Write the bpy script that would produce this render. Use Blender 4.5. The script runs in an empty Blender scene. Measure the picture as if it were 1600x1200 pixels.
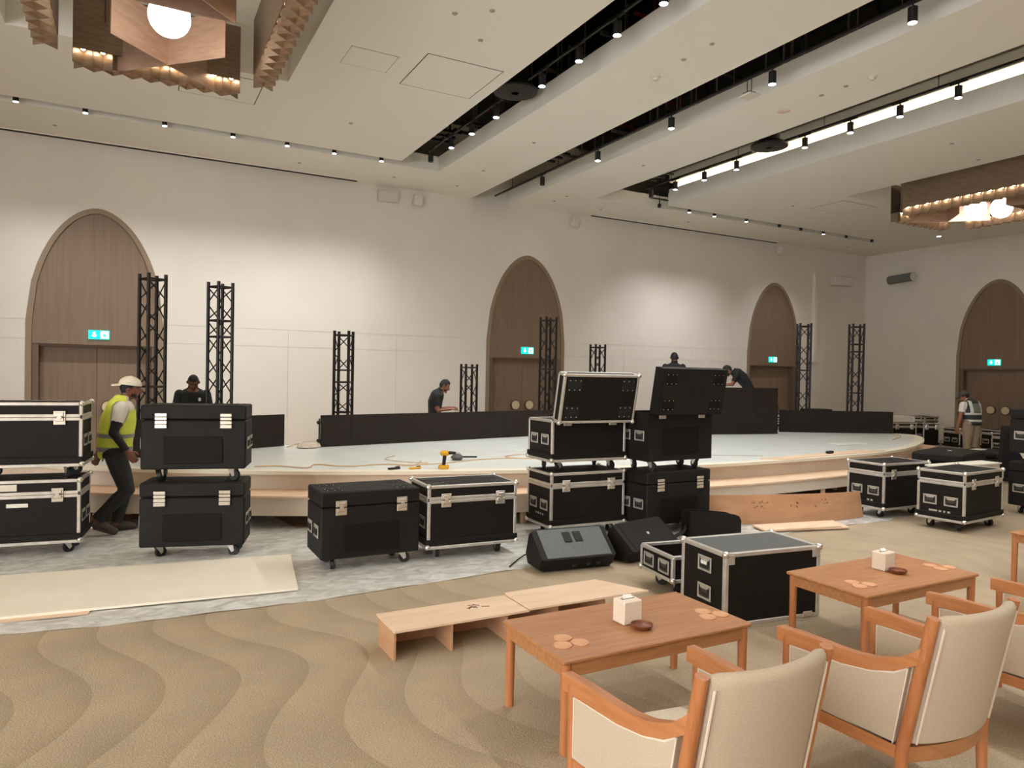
import bpy, math, random
import numpy as np
from mathutils import Vector, Matrix
random.seed(7)
S = bpy.context.scene
COL = S.collection
# ------------------------------------------------------------------ camera, world, exposure
cam = bpy.data.cameras.new('camera'); co = bpy.data.objects.new('camera', cam); COL.objects.link(co)
cam.sensor_fit = 'HORIZONTAL'; cam.sensor_width = 36; cam.lens = 1112 / 1600 * 36; cam.clip_start = .05; cam.clip_end = 100
RT = Matrix(((0.8808931, -0.0097877, -0.47321407), (-0.47292906, 0.02217976, -0.8808213), (0.01911699, 0.99970609, 0.01490911)))
mw = RT.to_4x4(); mw.translation = (0, 0, 1.8); co.matrix_world = mw
S.camera = co
W = bpy.data.worlds.new('world'); S.world = W; W.use_nodes = True
W.node_tree.nodes['Background'].inputs[0].default_value = (.95, .97, 1, 1)
W.node_tree.nodes['Background'].inputs[1].default_value = 3.2
S.view_settings.view_transform = 'Standard'; S.view_settings.look = 'None'
S.view_settings.exposure = 1.12; S.view_settings.gamma = 1; S.view_settings.use_curve_mapping = False
GLOBE_E = 7.0      # emission of the pendant globes
SPOT_W = 66.0      # track spotlights
SPOTP_W = 96.0      # small spots of the perimeter slots
COVE_E = 2.6
WARM = (1.0, 0.93, 0.84)
SPOTC = (.97, .985, 1.0)
def spot_lamp(loc, target, watt, size=2.6, blend=1.0, rad=.05):
    l = bpy.data.lights.new('spot_lamp', 'SPOT'); l.energy = watt; l.color = SPOTC; l.spot_size = size; l.spot_blend = blend; l.shadow_soft_size = rad
    o = bpy.data.objects.new('spot_lamp', l); COL.objects.link(o); o.location = loc
    o.rotation_euler = (Vector(target) - Vector(loc)).to_track_quat('-Z', 'Y').to_euler()
    return o
# ------------------------------------------------------------------ materials
def srgb(c):
    return tuple(((v/255)/12.92 if v/255 <= .04045 else ((v/255+.055)/1.055)**2.4) for v in c)
def mat(name, c, rough=.6, metal=0, c2=None, nscale=8, detail=4, bump=0, bscale=60, spec=.5, stretch=None, emis=None, estr=0, lo=.35, hi=.65):
    m = bpy.data.materials.new(name); m.use_nodes = True; nt = m.node_tree; b = nt.nodes['Principled BSDF']
    b.inputs['Base Color'].default_value = (*srgb(c), 1); b.inputs['Roughness'].default_value = rough; b.inputs['Metallic'].default_value = metal
    b.inputs['Specular IOR Level'].default_value = spec
    tc = nt.nodes.new('ShaderNodeTexCoord'); vec = tc.outputs['Object']
    if stretch:
        mp = nt.nodes.new('ShaderNodeMapping'); mp.inputs['Scale'].default_value = stretch; nt.links.new(vec, mp.inputs['Vector']); vec = mp.outputs['Vector']
    if c2:
        n = nt.nodes.new('ShaderNodeTexNoise'); n.inputs['Scale'].default_value = nscale; n.inputs['Detail'].default_value = detail
        nt.links.new(vec, n.inputs['Vector'])
        r = nt.nodes.new('ShaderNodeValToRGB'); r.color_ramp.elements[0].position = lo; r.color_ramp.elements[1].position = hi
        r.color_ramp.elements[0].color = (*srgb(c), 1); r.color_ramp.elements[1].color = (*srgb(c2), 1)
        nt.links.new(n.outputs['Fac'], r.inputs['Fac']); nt.links.new(r.outputs['Color'], b.inputs['Base Color'])
    if bump:
        n2 = nt.nodes.new('ShaderNodeTexNoise'); n2.inputs['Scale'].default_value = bscale; n2.inputs['Detail'].default_value = 3
        nt.links.new(vec, n2.inputs['Vector'])
        bp = nt.nodes.new('ShaderNodeBump'); bp.inputs['Strength'].default_value = bump; bp.inputs['Distance'].default_value = .01
        nt.links.new(n2.outputs['Fac'], bp.inputs['Height']); nt.links.new(bp.outputs['Normal'], b.inputs['Normal'])
    if emis:
        b.inputs['Emission Color'].default_value = (*emis, 1); b.inputs['Emission Strength'].default_value = estr
    return m
M = {}
M['wall'] = mat('wall_paint', (228, 220, 209), .8, c2=(222, 214, 203), nscale=.8, bump=.05, bscale=200)
M['ceil'] = mat('ceiling_paint', (238, 234, 224), .85)
M['black'] = mat('void_black', (30, 29, 28), .8)
M['duct'] = mat('duct_dark', (78, 77, 74), .6, .2)
M['redpipe'] = mat('red_pipe', (150, 45, 25), .5)
M['grey'] = mat('grey_metal', (160, 158, 152), .5, .4)
M['door'] = mat('door_veneer', (132, 109, 90), .5, c2=(123, 101, 82), nscale=3, stretch=(9, 9, .35))
M['doorframe'] = mat('door_frame', (142, 122, 98), .5)
M['jamb'] = mat('door_jamb', (108, 88, 72), .6)
M['knob'] = mat('knob_cream', (214, 196, 158), .4)
M['knobrim'] = mat('knob_rim', (96, 78, 58), .4)
M['green'] = mat('sign_green', (0, 150, 130), .4, emis=(0.0, .55, .42), estr=.9)
M['signwhite'] = mat('sign_white', (220, 250, 240), .4, emis=(.7, 1, .9), estr=.9)
M['brass'] = mat('brushed_bronze', (138, 118, 98), .42, .5, c2=(122, 104, 86), nscale=6, stretch=(1, 1, 6))
M['copper'] = mat('copper_plate', (184, 154, 134), .42, .45, c2=(172, 142, 122), nscale=5, stretch=(1, 1, 5))
M['globe'] = mat('globe_glass', (255, 250, 240), .3, emis=WARM, estr=GLOBE_E)
M['cell'] = mat('cell_led', (255, 240, 210), .3, emis=(1, .82, .58), estr=38)
M['cove'] = mat('cove_strip', (255, 235, 200), .4, emis=(1, .82, .55), estr=COVE_E)
M['lens'] = mat('spot_lens', (255, 255, 255), .3, emis=(.9, .95, 1), estr=9)
M['spot'] = mat('spot_body', (38, 36, 34), .45, .3)
M['sprk'] = mat('sprinkler_metal', (168, 162, 148), .5, .2)
M['white'] = mat('white_plastic', (215, 208, 196), .5)
M['lam'] = mat('black_laminate', (29, 24, 20), .6, c2=(24, 20, 17), nscale=40, bump=.12, bscale=350, spec=.18)
M['plas'] = mat('black_plastic', (31, 28, 25), .58, c2=(26, 23, 21), nscale=6, bump=.15, bscale=300, spec=.2)
M['plas2'] = mat('black_plastic_shade', (21, 18, 16), .6, spec=.15)
M['alu'] = mat('aluminium', (205, 198, 188), .38, .55, c2=(190, 183, 172), nscale=12)
M['chrome'] = mat('chrome', (222, 216, 206), .25, .85)
M['rubber'] = mat('black_rubber', (24, 23, 22), .6)
M['slot'] = mat('deep_black', (12, 11, 11), .7)
M['topgrey'] = mat('grey_laminate', (84, 86, 82), .5, c2=(76, 78, 74), nscale=30)
M['label'] = mat('paper_label', (226, 220, 208), .7)
M['led'] = mat('led_face', (45, 37, 33), .6, c2=(42, 34, 30), nscale=30, spec=.2)
M['truss'] = mat('black_truss', (32, 27, 24), .4, .5, c2=(50, 38, 30), nscale=30, lo=.5, hi=.8)
M['stage'] = mat('stage_white', (232, 230, 218), .55, c2=(222, 220, 208), nscale=1.2)
M['stagefilm'] = mat('stage_film', (226, 228, 220), .35, c2=(216, 219, 212), nscale=2)
M['ply'] = mat('plywood', (226, 190, 156), .65, c2=(236, 206, 176), nscale=3, stretch=(1, 6, 6))
M['plywhite'] = mat('primed_ply', (222, 206, 186), .65, c2=(212, 197, 178), nscale=2)
M['plybrown'] = mat('brown_ply', (192, 146, 108), .6, c2=(178, 132, 96), nscale=2.5, stretch=(1, 1, 4))
M['plypink'] = mat('pale_ply', (226, 196, 166), .6, c2=(216, 184, 152), nscale=2, stretch=(1, 5, 5))
M['plyedge'] = mat('ply_edge', (176, 130, 96), .7)
M['cream'] = mat('cream_board', (240, 232, 212), .5, c2=(236, 227, 206), nscale=2)
M['scrawl'] = mat('pencil_mark', (96, 60, 40), .8)
M['wood'] = mat('teak_wood', (178, 124, 79), .42, c2=(163, 108, 64), nscale=3.2, stretch=(1.2, 14, 14), detail=6)
M['woodv'] = mat('teak_wood_upright', (184, 119, 73), .42, c2=(168, 103, 58), nscale=3, stretch=(14, 14, 1.2), detail=6)
M['piping'] = mat('piping_linen', (214, 199, 179), .9)
M['well'] = mat('handle_well', (74, 68, 60), .5, .3)  # silver dish behind the grip; its shadow is put into this darker colour
M['woody'] = mat('teak_wood_arm', (188, 125, 78), .42, c2=(172, 109, 63), nscale=3.2, stretch=(14, 1.2, 14), detail=6)
M['fabric'] = mat('linen_fabric', (198, 180, 157), .9, c2=(185, 167, 143), nscale=150, stretch=(1, 1, 3), bump=.25, bscale=420, spec=.2)
M['seatfab'] = mat('seat_fabric', (226, 214, 192), .9, c2=(218, 205, 182), nscale=60, bump=.2, bscale=420, spec=.2)
M['napkin'] = mat('napkin_box', (226, 208, 186), .5)
M['tissue'] = mat('tissue', (250, 246, 238), .8)
M['coaster'] = mat('coaster_wood', (214, 160, 116), .6, c2=(204, 148, 104), nscale=12)
M['bowl'] = mat('dark_wood', (128, 70, 38), .4, c2=(112, 58, 30), nscale=12)
M['skinA'] = mat('skin_dark', (126, 80, 58), .5, c2=(116, 72, 52), nscale=20)
M['skinB'] = mat('skin_mid', (158, 104, 78), .5, c2=(148, 96, 70), nscale=20)
M['hair'] = mat('hair_black', (24, 20, 18), .6, bump=.5, bscale=160)
M['eye'] = mat('eye_dark', (26, 18, 14), .3)
M['lip'] = mat('lips', (110, 62, 52), .5)
M['hivis'] = mat('hivis_yellow', (220, 230, 92), .7, c2=(208, 219, 76), nscale=6, bump=.2, bscale=30)
M['reflect'] = mat('reflective_grey', (136, 138, 130), .4)
M['silver'] = mat('reflective_silver', (206, 206, 198), .4)
M['vestdark'] = mat('vest_black', (44, 44, 44), .7)
M['vestmesh'] = mat('vest_mesh', (110, 114, 110), .7)
M['shirtw'] = mat('white_shirt', (226, 220, 210), .8)
M['shirtb'] = mat('black_shirt', (26, 27, 28), .8, bump=.2, bscale=25)
M['trous'] = mat('dark_trousers', (34, 34, 36), .8, bump=.4, bscale=18)
M['khaki'] = mat('khaki_trousers', (150, 132, 108), .8, bump=.4, bscale=18)
M['capw'] = mat('cream_cap', (226, 214, 192), .8)
M['capg'] = mat('grey_cap', (70, 68, 68), .8)
M['shoe'] = mat('brown_shoe', (66, 56, 50), .7)
M['sole'] = mat('shoe_sole', (140, 132, 120), .7)
M['yellow'] = mat('tool_yellow', (214, 160, 30), .5)
M['cable'] = mat('tan_cable', (206, 172, 132), .6)
M['darkcable'] = mat('black_cable', (28, 27, 26), .6)
# carpet: tonal wavy bands woven into a cut pile
def carpet_mat():
    m = bpy.data.materials.new('carpet'); m.use_nodes = True; nt = m.node_tree; N = nt.nodes; L = nt.links; b = N['Principled BSDF']
    b.inputs['Roughness'].default_value = .95; b.inputs['Specular IOR Level'].default_value = .1
    tc = N.new('ShaderNodeTexCoord'); sp = N.new('ShaderNodeSeparateXYZ'); L.new(tc.outputs['Object'], sp.inputs[0])
    nz = N.new('ShaderNodeTexNoise'); nz.inputs['Scale'].default_value = .55; nz.inputs['Detail'].default_value = 1; L.new(tc.outputs['Object'], nz.inputs['Vector'])
    def mth(op, a, c=None, d=None):
        x = N.new('ShaderNodeMath'); x.operation = op
        for i, v in enumerate((a, c, d)):
            if v is None: continue
            if isinstance(v, (int, float)): x.inputs[i].default_value = v
            else: L.new(v, x.inputs[i])
        return x.outputs[0]
    ang = mth('MULTIPLY', mth('SUBTRACT', sp.outputs['Y'], 4.45), 2*math.pi/2.05)
    wv = mth('MULTIPLY', mth('COSINE', ang), .20)
    u = mth('SUBTRACT', sp.outputs['X'], wv)
    u = mth('ADD', u, mth('MULTIPLY', mth('SUBTRACT', nz.outputs['Fac'], .5), .55))
    saw = mth('FRACT', mth('DIVIDE', u, .37))
    fade = N.new('ShaderNodeMapRange'); fade.inputs[1].default_value = 3.2; fade.inputs[2].default_value = 1.2; fade.inputs[3].default_value = .3; fade.inputs[4].default_value = 1.0; L.new(sp.outputs['X'], fade.inputs[0])
    fac = mth('MULTIPLY', mth('POWER', saw, 2.0), fade.outputs[0])
    # the bands grow weaker towards the right
    n3 = N.new('ShaderNodeTexNoise'); n3.inputs['Scale'].default_value = 105; n3.inputs['Detail'].default_value = 2; L.new(tc.outputs['Object'], n3.inputs['Vector'])
    n4 = N.new('ShaderNodeTexNoise'); n4.inputs['Scale'].default_value = 2.2; n4.inputs['Detail'].default_value = 5; L.new(tc.outputs['Object'], n4.inputs['Vector'])
    mx = N.new('ShaderNodeMix'); mx.data_type = 'RGBA'; mx.inputs[6].default_value = (*srgb((184, 165, 138)), 1); mx.inputs[7].default_value = (*srgb((168, 149, 122)), 1)
    L.new(fac, mx.inputs[0])
    m2 = N.new('ShaderNodeMix'); m2.data_type = 'RGBA'; m2.blend_type = 'MULTIPLY'; m2.inputs[0].default_value = .55
    rp = N.new('ShaderNodeValToRGB'); rp.color_ramp.elements[0].position = .3; rp.color_ramp.elements[1].position = .7
    rp.color_ramp.elements[0].color = (.38, .36, .33, 1); rp.color_ramp.elements[1].color = (1.18, 1.18, 1.16, 1)
    mixn = mth('ADD', mth('MULTIPLY', n3.outputs['Fac'], .7), mth('MULTIPLY', n4.outputs['Fac'], .3)); L.new(mixn, rp.inputs[0])
    L.new(mx.outputs[2], m2.inputs[6]); L.new(rp.outputs[0], m2.inputs[7]); L.new(m2.outputs[2], b.inputs['Base Color'])
    bp = N.new('ShaderNodeBump'); bp.inputs['Strength'].default_value = .5; bp.inputs['Distance'].default_value = .01
    L.new(n3.outputs['Fac'], bp.inputs['Height']); L.new(bp.outputs['Normal'], b.inputs['Normal'])
    return m
M['carpet'] = carpet_mat()
def film_mat():
    m = bpy.data.materials.new('plastic_film'); m.use_nodes = True; nt = m.node_tree; b = nt.nodes['Principled BSDF']
    b.inputs['Base Color'].default_value = (*srgb((230, 228, 220)), 1); b.inputs['Roughness'].default_value = .3; b.inputs['Alpha'].default_value = .62
    n = nt.nodes.new('ShaderNodeTexNoise'); n.inputs['Scale'].default_value = 5; n.inputs['Detail'].default_value = 6; n.inputs['Distortion'].default_value = 1.2
    tc = nt.nodes.new('ShaderNodeTexCoord'); mp = nt.nodes.new('ShaderNodeMapping'); mp.inputs['Scale'].default_value = (1.0, 1.7, 1); mp.inputs['Rotation'].default_value = (0, 0, .5)
    nt.links.new(tc.outputs['Object'], mp.inputs[0]); nt.links.new(mp.outputs[0], n.inputs['Vector'])
    r = nt.nodes.new('ShaderNodeMapRange'); r.inputs[1].default_value = .35; r.inputs[2].default_value = .65; r.inputs[3].default_value = .58; r.inputs[4].default_value = .92
    nt.links.new(n.outputs['Fac'], r.inputs[0]); nt.links.new(r.outputs[0], b.inputs['Alpha'])
    bp = nt.nodes.new('ShaderNodeBump'); bp.inputs['Strength'].default_value = .5; bp.inputs['Distance'].default_value = .03
    nt.links.new(n.outputs['Fac'], bp.inputs['Height']); nt.links.new(bp.outputs['Normal'], b.inputs['Normal'])
    return m
M['film'] = film_mat()
# ------------------------------------------------------------------ geometry helpers
class G:
    """collects polygons, then links them as ONE mesh object"""
    def __init__(s): s.v = []; s.f = []; s.mi = []; s.cur = 0
    def add(s, vs, fs):
        b = len(s.v); s.v += [tuple(map(float, p)) for p in vs]; s.f += [tuple(i + b for i in f) for f in fs]; s.mi += [s.cur] * len(fs); return s
    def box(s, c, d, bev=0, rz=0, rot=None):
        x, y, z = d[0]/2, d[1]/2, d[2]/2
        if bev <= 0:
            vs = [(a*x, b*y, e*z) for e in (-1, 1) for b in (-1, 1) for a in (-1, 1)]
            fs = [(0, 2, 3, 1), (4, 5, 7, 6), (0, 1, 5, 4), (2, 6, 7, 3), (0, 4, 6, 2), (1, 3, 7, 5)]
        else:
            bev = min(bev, x*.95, y*.95, z*.95); vs = []; idx = {}
            for a in (-1, 1):
                for b in (-1, 1):
                    for e in (-1, 1):
                        for k in range(3):
                            p = [a*(x-bev), b*(y-bev), e*(z-bev)]; p[k] = (a*x, b*y, e*z)[k]
                            idx[(a, b, e, k)] = len(vs); vs.append(tuple(p))
            fs = []
            def q(*ks): fs.append(tuple(idx[k] for k in ks))
            for sg in (-1, 1):
                o = (lambda t: t if sg > 0 else t[::-1])
                q(*o([(sg, -1, -1, 0), (sg, 1, -1, 0), (sg, 1, 1, 0), (sg, -1, 1, 0)]))
                q(*o([(-1, sg, -1, 1), (-1, sg, 1, 1), (1, sg, 1, 1), (1, sg, -1, 1)]))
                q(*o([(-1, -1, sg, 2), (1, -1, sg, 2), (1, 1, sg, 2), (-1, 1, sg, 2)]))
            for a in (-1, 1):
                for b in (-1, 1):
                    fl = a*b
                    def z_(l): return l if fl > 0 else l[::-1]
                    q(*z_([(a, b, -1, 0), (a, b, -1, 1), (a, b, 1, 1), (a, b, 1, 0)]))
                    q(*z_([(a, -1, b, 2), (a, -1, b, 0), (a, 1, b, 0), (a, 1, b, 2)]))
                    q(*z_([(-1, a, b, 1), (-1, a, b, 2), (1, a, b, 2), (1, a, b, 1)]))
            for a in (-1, 1):
                for b in (-1, 1):
                    for e in (-1, 1):
                        t = [(a, b, e, 0), (a, b, e, 1), (a, b, e, 2)]
                        q(*(t if a*b*e > 0 else t[::-1]))
        R = rot if rot is not None else Matrix.Rotation(rz, 3, 'Z')
        c = Vector(c)
        return s.add([R @ Vector(p) + c for p in vs], fs)
    def rings(s, rs, cap0=True, cap1=True, closed=False):
        n = len(rs[0]); vs = [p for r in rs for p in r]; fs = []
        m = len(rs) if closed else len(rs) - 1
        for i in range(m):
            a = i*n; b = ((i+1) % len(rs))*n
            for j in range(n):
                k = (j+1) % n; fs.append((a+j, a+k, b+k, b+j))
        if not closed:
            if cap0: fs.append(tuple(range(n))[::-1])
            if cap1: fs.append(tuple(range((len(rs)-1)*n, len(rs)*n)))
        return s.add(vs, fs)
    def tube(s, path, r, n=8, closed=False, cap=True):
        P = [Vector(p) for p in path]; rr = r if isinstance(r, (list, tuple)) else [r]*len(P); rs = []
        ref = None
        for i, p in enumerate(P):
            if closed: t = P[(i+1) % len(P)] - P[i-1]
            else: t = P[min(i+1, len(P)-1)] - P[max(i-1, 0)]
            t.normalize()
            if ref is None:
                ref = Vector((0, 0, 1)) if abs(t.z) < .9 else Vector((1, 0, 0))
            a = t.cross(ref); a.normalize(); b = a.cross(t); ref = b
            rs.append([p + (a*math.cos(2*math.pi*j/n) - b*math.sin(2*math.pi*j/n))*rr[i] for j in range(n)])
        return s.rings(rs, cap, cap, closed)
    def cyl(s, p0, p1, r0, r1=None, n=12): return s.tube([p0, p1], [r0, r0 if r1 is None else r1], n)
    def lathe(s, prof, c=(0, 0, 0), n=16):
        c = Vector(c); return s.rings([[c + Vector((r*math.cos(2*math.pi*j/n), r*math.sin(2*math.pi*j/n), z)) for j in range(n)] for r, z in prof])
    def prism(s, poly, f0, f1):
        """poly: 2D outline; f0/f1 map (a,b) to 3D for the two ends; caps as ngons"""
        n = len(poly); vs = [f0(*p) for p in poly] + [f1(*p) for p in poly]
        fs = [(i, (i+1) % n, n+(i+1) % n, n+i) for i in range(n)] + [tuple(range(n))[::-1], tuple(range(n, 2*n))]
        return s.add(vs, fs)
    def mesh(s, name, mats, sharp=35):
        me = bpy.data.meshes.new(name); me.from_pydata(s.v, [], s.f)
        for m in (mats if isinstance(mats, (list, tuple)) else [mats]): me.materials.append(m)
        me.polygons.foreach_set('material_index', s.mi)
        import bmesh
        bm = bmesh.new(); bm.from_mesh(me)
        bmesh.ops.triangulate(bm, faces=[f for f in bm.faces if len(f.verts) > 4])
        bmesh.ops.recalc_face_normals(bm, faces=bm.faces); bm.to_mesh(me); bm.free()
        me.polygons.foreach_set('use_smooth', [True]*len(me.polygons)); me.set_sharp_from_angle(angle=math.radians(sharp)); me.update()
        return me
    def obj(s, name, mats, parent=None, loc=(0, 0, 0), rz=0, sharp=35, **k):
        return put(s.mesh(name, mats, sharp), name, parent, loc, rz, **k)
def put(me, name, parent=None, loc=(0, 0, 0), rz=0, rot=None, **k):
    o = bpy.data.objects.new(name, me); COL.objects.link(o); o.location = loc; o.rotation_euler = rot if rot else (0, 0, rz)
    if parent: o.parent = parent
    for a, b in k.items():
        if b: o[a] = b
    return o
def thing(name, label, cat, loc=(0, 0, 0), rz=0, group=None, rot=None):
    o = bpy.data.objects.new(name, None); COL.objects.link(o); o.empty_display_size = .1
    o.location = loc; o.rotation_euler = rot if rot else (0, 0, rz); o['label'] = label; o['category'] = cat
    if group: o['group'] = group
    return o
def copy_tree(o, parent=None, kids=None):
    if kids is None:
        kids = {}
        for x in COL.objects:
            if x.parent: kids.setdefault(x.parent.name, []).append(x)
    c = o.copy(); COL.objects.link(c)
    if parent: c.parent = parent
    for ch in kids.get(o.name, []): copy_tree(ch, c, kids)
    return c
ORD = ['first', 'second', 'third', 'fourth', 'fifth', 'sixth', 'seventh', 'eighth', 'ninth', 'tenth', 'eleventh', 'twelfth']
# ------------------------------------------------------------------ room shell
X0, X1, Y0, YA, XB, H = -8.0, 22.0, -7.0, 15.7, 22.0, 6.0
G().box(((X0+X1)/2, (Y0+YA)/2, -.1), (X1-X0+.8, YA-Y0+.8, .2)).obj('floor', M['carpet'], kind='structure')
def arch(hw, spring, top, n=28):
    p = [(-hw, 0), (-hw, spring)]
    for i in range(1, n):
        u = -1 + 2*i/n; p.append((u*hw, spring + (top-spring)*(1-abs(u)**1.85)**(1/1.9)))
    return p + [(hw, spring), (hw, 0)]
HW, SPR, TOP = 1.13, 2.6, 4.78
DOORS_A = [-0.56, 8.83, 17.66]; DOORS_B = [11.48]
TOPW = 7.7
def wall(name, to3, a0, a1, doors, seams):
    """to3(a,b,d): a along, b up, d out of the wall into the room"""
    root = None
    ar = arch(HW, SPR, TOP)
    # backing slab with arched openings
    out = [(a0, 0)]
    for c in doors: out += [(c+x, z) for x, z in ar]
    out += [(a1, 0), (a1, TOPW), (a0, TOPW)]
    root = G().prism(out, lambda a, b: to3(a, b, -.35), lambda a, b: to3(a, b, -.016)).obj(name, M['wall'], kind='structure')
    # facing boards with 5 mm joints
    g = .0025
    def half(z):  # half width of the arch at height z
        if z <= SPR: return HW
        u = (1-((z-SPR)/(TOP-SPR))**1.9)
        return HW*max(u, 0)**(1/1.85)
    spans = []; last = a0
    for c in doors: spans.append((last, c-HW)); last = c+HW
    spans.append((last, a1))
    for zlo, zhi in ((0.0, 2.27), (2.27, 2.63)):
        for s0, s1 in spans:
            cuts = [s0] + [q for q in seams if s0+.2 < q < s1-.2] + [s1]
            for q0, q1 in zip(cuts, cuts[1:]):
                G().prism([(q0+g, zlo+g), (q1-g, zlo+g), (q1-g, zhi-g), (q0+g, zhi-g)], lambda a, b: to3(a, b, -.016), lambda a, b: to3(a, b, 0)).obj('wall_panel', M['wall'], root)
    up = [(a0+g, 2.63+g)]
    for c in doors:
        h = half(2.63+g); up.append((c-h, 2.63+g)); up += [(c+x, z) for x, z in ar if z > 2.64 and abs(x) < h]; up.append((c+h, 2.63+g))
    up += [(a1-g, 2.63+g), (a1-g, TOPW), (a0+g, TOPW)]
    G().prism(up, lambda a, b: to3(a, b, -.016), lambda a, b: to3(a, b, 0)).obj('wall_panel', M['wall'], root)
    return root
wallA = wall('wall_back', lambda a, b, d: (a, YA-d, b), X0, X1 + .3, DOORS_A, [-4.5, 2.98, 5.4, 11.9, 14.3, 19.9])
wallB = wall('wall_right', lambda a, b, d: (XB-d, a, b), Y0 - .2, YA + .01, DOORS_B, [0, 3, 6, 8.6, 14.1])
G().box((X0-.1, (4+YA)/2, TOPW/2), (.2, YA-4+.4, TOPW)).obj('wall_left', M['wall'], kind='structure')  # unseen wall, left open near the camera to let world light in
G().box(((X0+X1)/2, Y0-.2, TOPW/2), (X1-X0+.4, .2, TOPW)).obj('wall_front', M['wall'], kind='structure')
# doors: arched frame, arched upper panel, recessed double leaves
def door(n, to3):
    def P(name, poly, d0, d1, m, parent=None, **k): return G().prism(poly, lambda a, b: to3(a, b, d0), lambda a, b: to3(a, b, d1)).obj(name, m, parent, **k)
    o = arch(HW-.002, SPR, TOP-.002); i = arch(HW-.095, SPR, TOP-.10)
    root = P('door_%d' % n, o + i[::-1], -.2, .012, M['doorframe'], kind='structure')
    i1 = arch(HW-.097, SPR, TOP-.102)
    P('arch_panel', [(-HW+.097, 2.19)] + [p for p in i1 if p[1] > 2.2] + [(HW-.097, 2.19)], -.06, -.022, M['door'], root)
    for s in (-1, 1):
        P('side_jamb', [(s*(HW-.097), 0), (s*(HW-.20), 0), (s*(HW-.20), 2.185), (s*(HW-.097), 2.185)], -.31, -.03, M['jamb'], root)
        lf = P('leaf', [(s*.003, .01), (s*(HW-.205), .01), (s*(HW-.205), 2.17), (s*.003, 2.17)], -.25, -.2, M['door'], root)
        g = G(); c0 = Vector(to3(s*.2, 1.0, -.2)); c1 = Vector(to3(s*.2, 1.0, -.15)); c2 = Vector(to3(s*.2, 1.0, -.135))
        g.cyl(c0, c1, .13, n=20); g.cur = 1; g.cyl(c1, c2, .108, n=20)
        g.obj('knob', [M['knobrim'], M['knob']], lf)
    P('head_jamb', [(-HW+.2, 2.15), (HW-.2, 2.15), (HW-.2, 2.185), (-HW+.2, 2.185)], -.25, -.06, M['jamb'], root)
    P('door_backing', [(-HW-.1, -.02), (HW+.1, -.02), (HW+.1, 5), (-HW-.1, 5)], -.42, -.352, M['jamb'], root)  # unseen board added to stop world light leaking past the leaves
    return root
def exit_sign(to3, label):
    t = thing('exit_sign', label, 'sign', group='green exit signs over the doors'); D = -.022
    def P(name, poly, d0, d1, m): return G().prism(poly, lambda a, b: to3(a, b, D+d0), lambda a, b: to3(a, b, D+d1)).obj(name, m, t)
    x0, x1, z0, z1 = .0, .35, 2.3, 2.47
    P('housing', [(x0, z0), (x1, z0), (x1, z1), (x0, z1)], 0, .02, M['green'])
    P('pictogram_field', [(x0+.2, z0+.015), (x1-.015, z0+.015), (x1-.015, z1-.015), (x0+.2, z1-.015)], .0202, .022, M['signwhite'])
    a = x0+.095; P('arrow', [(a, z0+.03), (a+.05, z0+.08), (a+.02, z0+.08), (a+.02, z1-.03), (a-.02, z1-.03), (a-.02, z0+.08), (a-.05, z0+.08)], .0202, .022, M['signwhite'])
    a = x0+.265
    P('running_figure', [(a-.005, z0+.10), (a+.02, z0+.095), (a+.035, z0+.075), (a+.02, z0+.08), (a+.015, z0+.055), (a+.03, z0+.035), (a+.02, z0+.025), (a, z0+.05), (a-.03, z0+.025), (a-.04, z0+.035), (a-.01, z0+.06), (a-.03, z0+.075), (a-.02, z0+.09)], .0222, .0235, M['green'])
    c = Vector(to3(a+.015, z0+.118, D+.0222)); g = G(); g.cyl(c, Vector(to3(a+.015, z0+.118, D+.0235)), .012, n=10); g.obj('running_figure', M['green'], t)
n = 1
for c, sx, lb in ((DOORS_A[0], -.14, 'green exit sign over the arched door at the far left'), (DOORS_A[1], -.14, 'green exit sign over the middle arched door of the long wall'), (DOORS_A[2], -.18, 'green exit sign over the arched door nearest the room corner')):
    f = lambda a, b, d, c=c: (c+a, YA-d, b)
    door(n, f); n += 1
    exit_sign(lambda a, b, d, c=c+sx: (c+a, YA-d, b), lb)
f = lambda a, b, d: (XB-d, DOORS_B[0]-a, b)
door(n, f)
exit_sign(lambda a, b, d: (XB-d, DOORS_B[0]+.24-a, b), 'green exit sign over the arched door of the right wall')
# ceiling slabs (underside at 6.0) with three slots open to a black void
def slab(x0, x1, y0, y1, h=.31, z=H, name='ceiling'):
    return G().box(((x0+x1)/2, (y0+y1)/2, z+h/2), (x1-x0, y1-y0, h)).obj(name, M['ceil'], kind='structure')
R1 = (-1.4, 2.0, 5.2, 10.8); R2 = (14.44, 17.84, 5.2, 10.85)
R1b = (-1.4, 2.0, -3.2, 2.4); R2b = (14.44, 17.84, -3.2, 2.4)
def with_holes(x0, x1, y0, y1, holes):
    hx0, hx1 = holes[0][0], holes[0][1]
    slab(x0, hx0, y0, y1); slab(hx1, x1, y0, y1)
    ys = [y0] + [v for h in holes for v in (h[2], h[3])] + [y1]
    for a, b in zip(ys[0::2], ys[1::2]): slab(hx0, hx1, a, b)
with_holes(X0, 4.74, Y0, 13.66, [R1b, R1])
with_holes(11.64, 20.1, Y0, 13.72, [R2b, R2])
slab(X0, 5.66, 13.96, YA); slab(5.66, 7.2, Y0, YA)
slab(8.22, 9.72, Y0, YA); slab(9.72, XB, 14.05, YA); slab(20.1, XB, Y0, 14.05)
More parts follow.
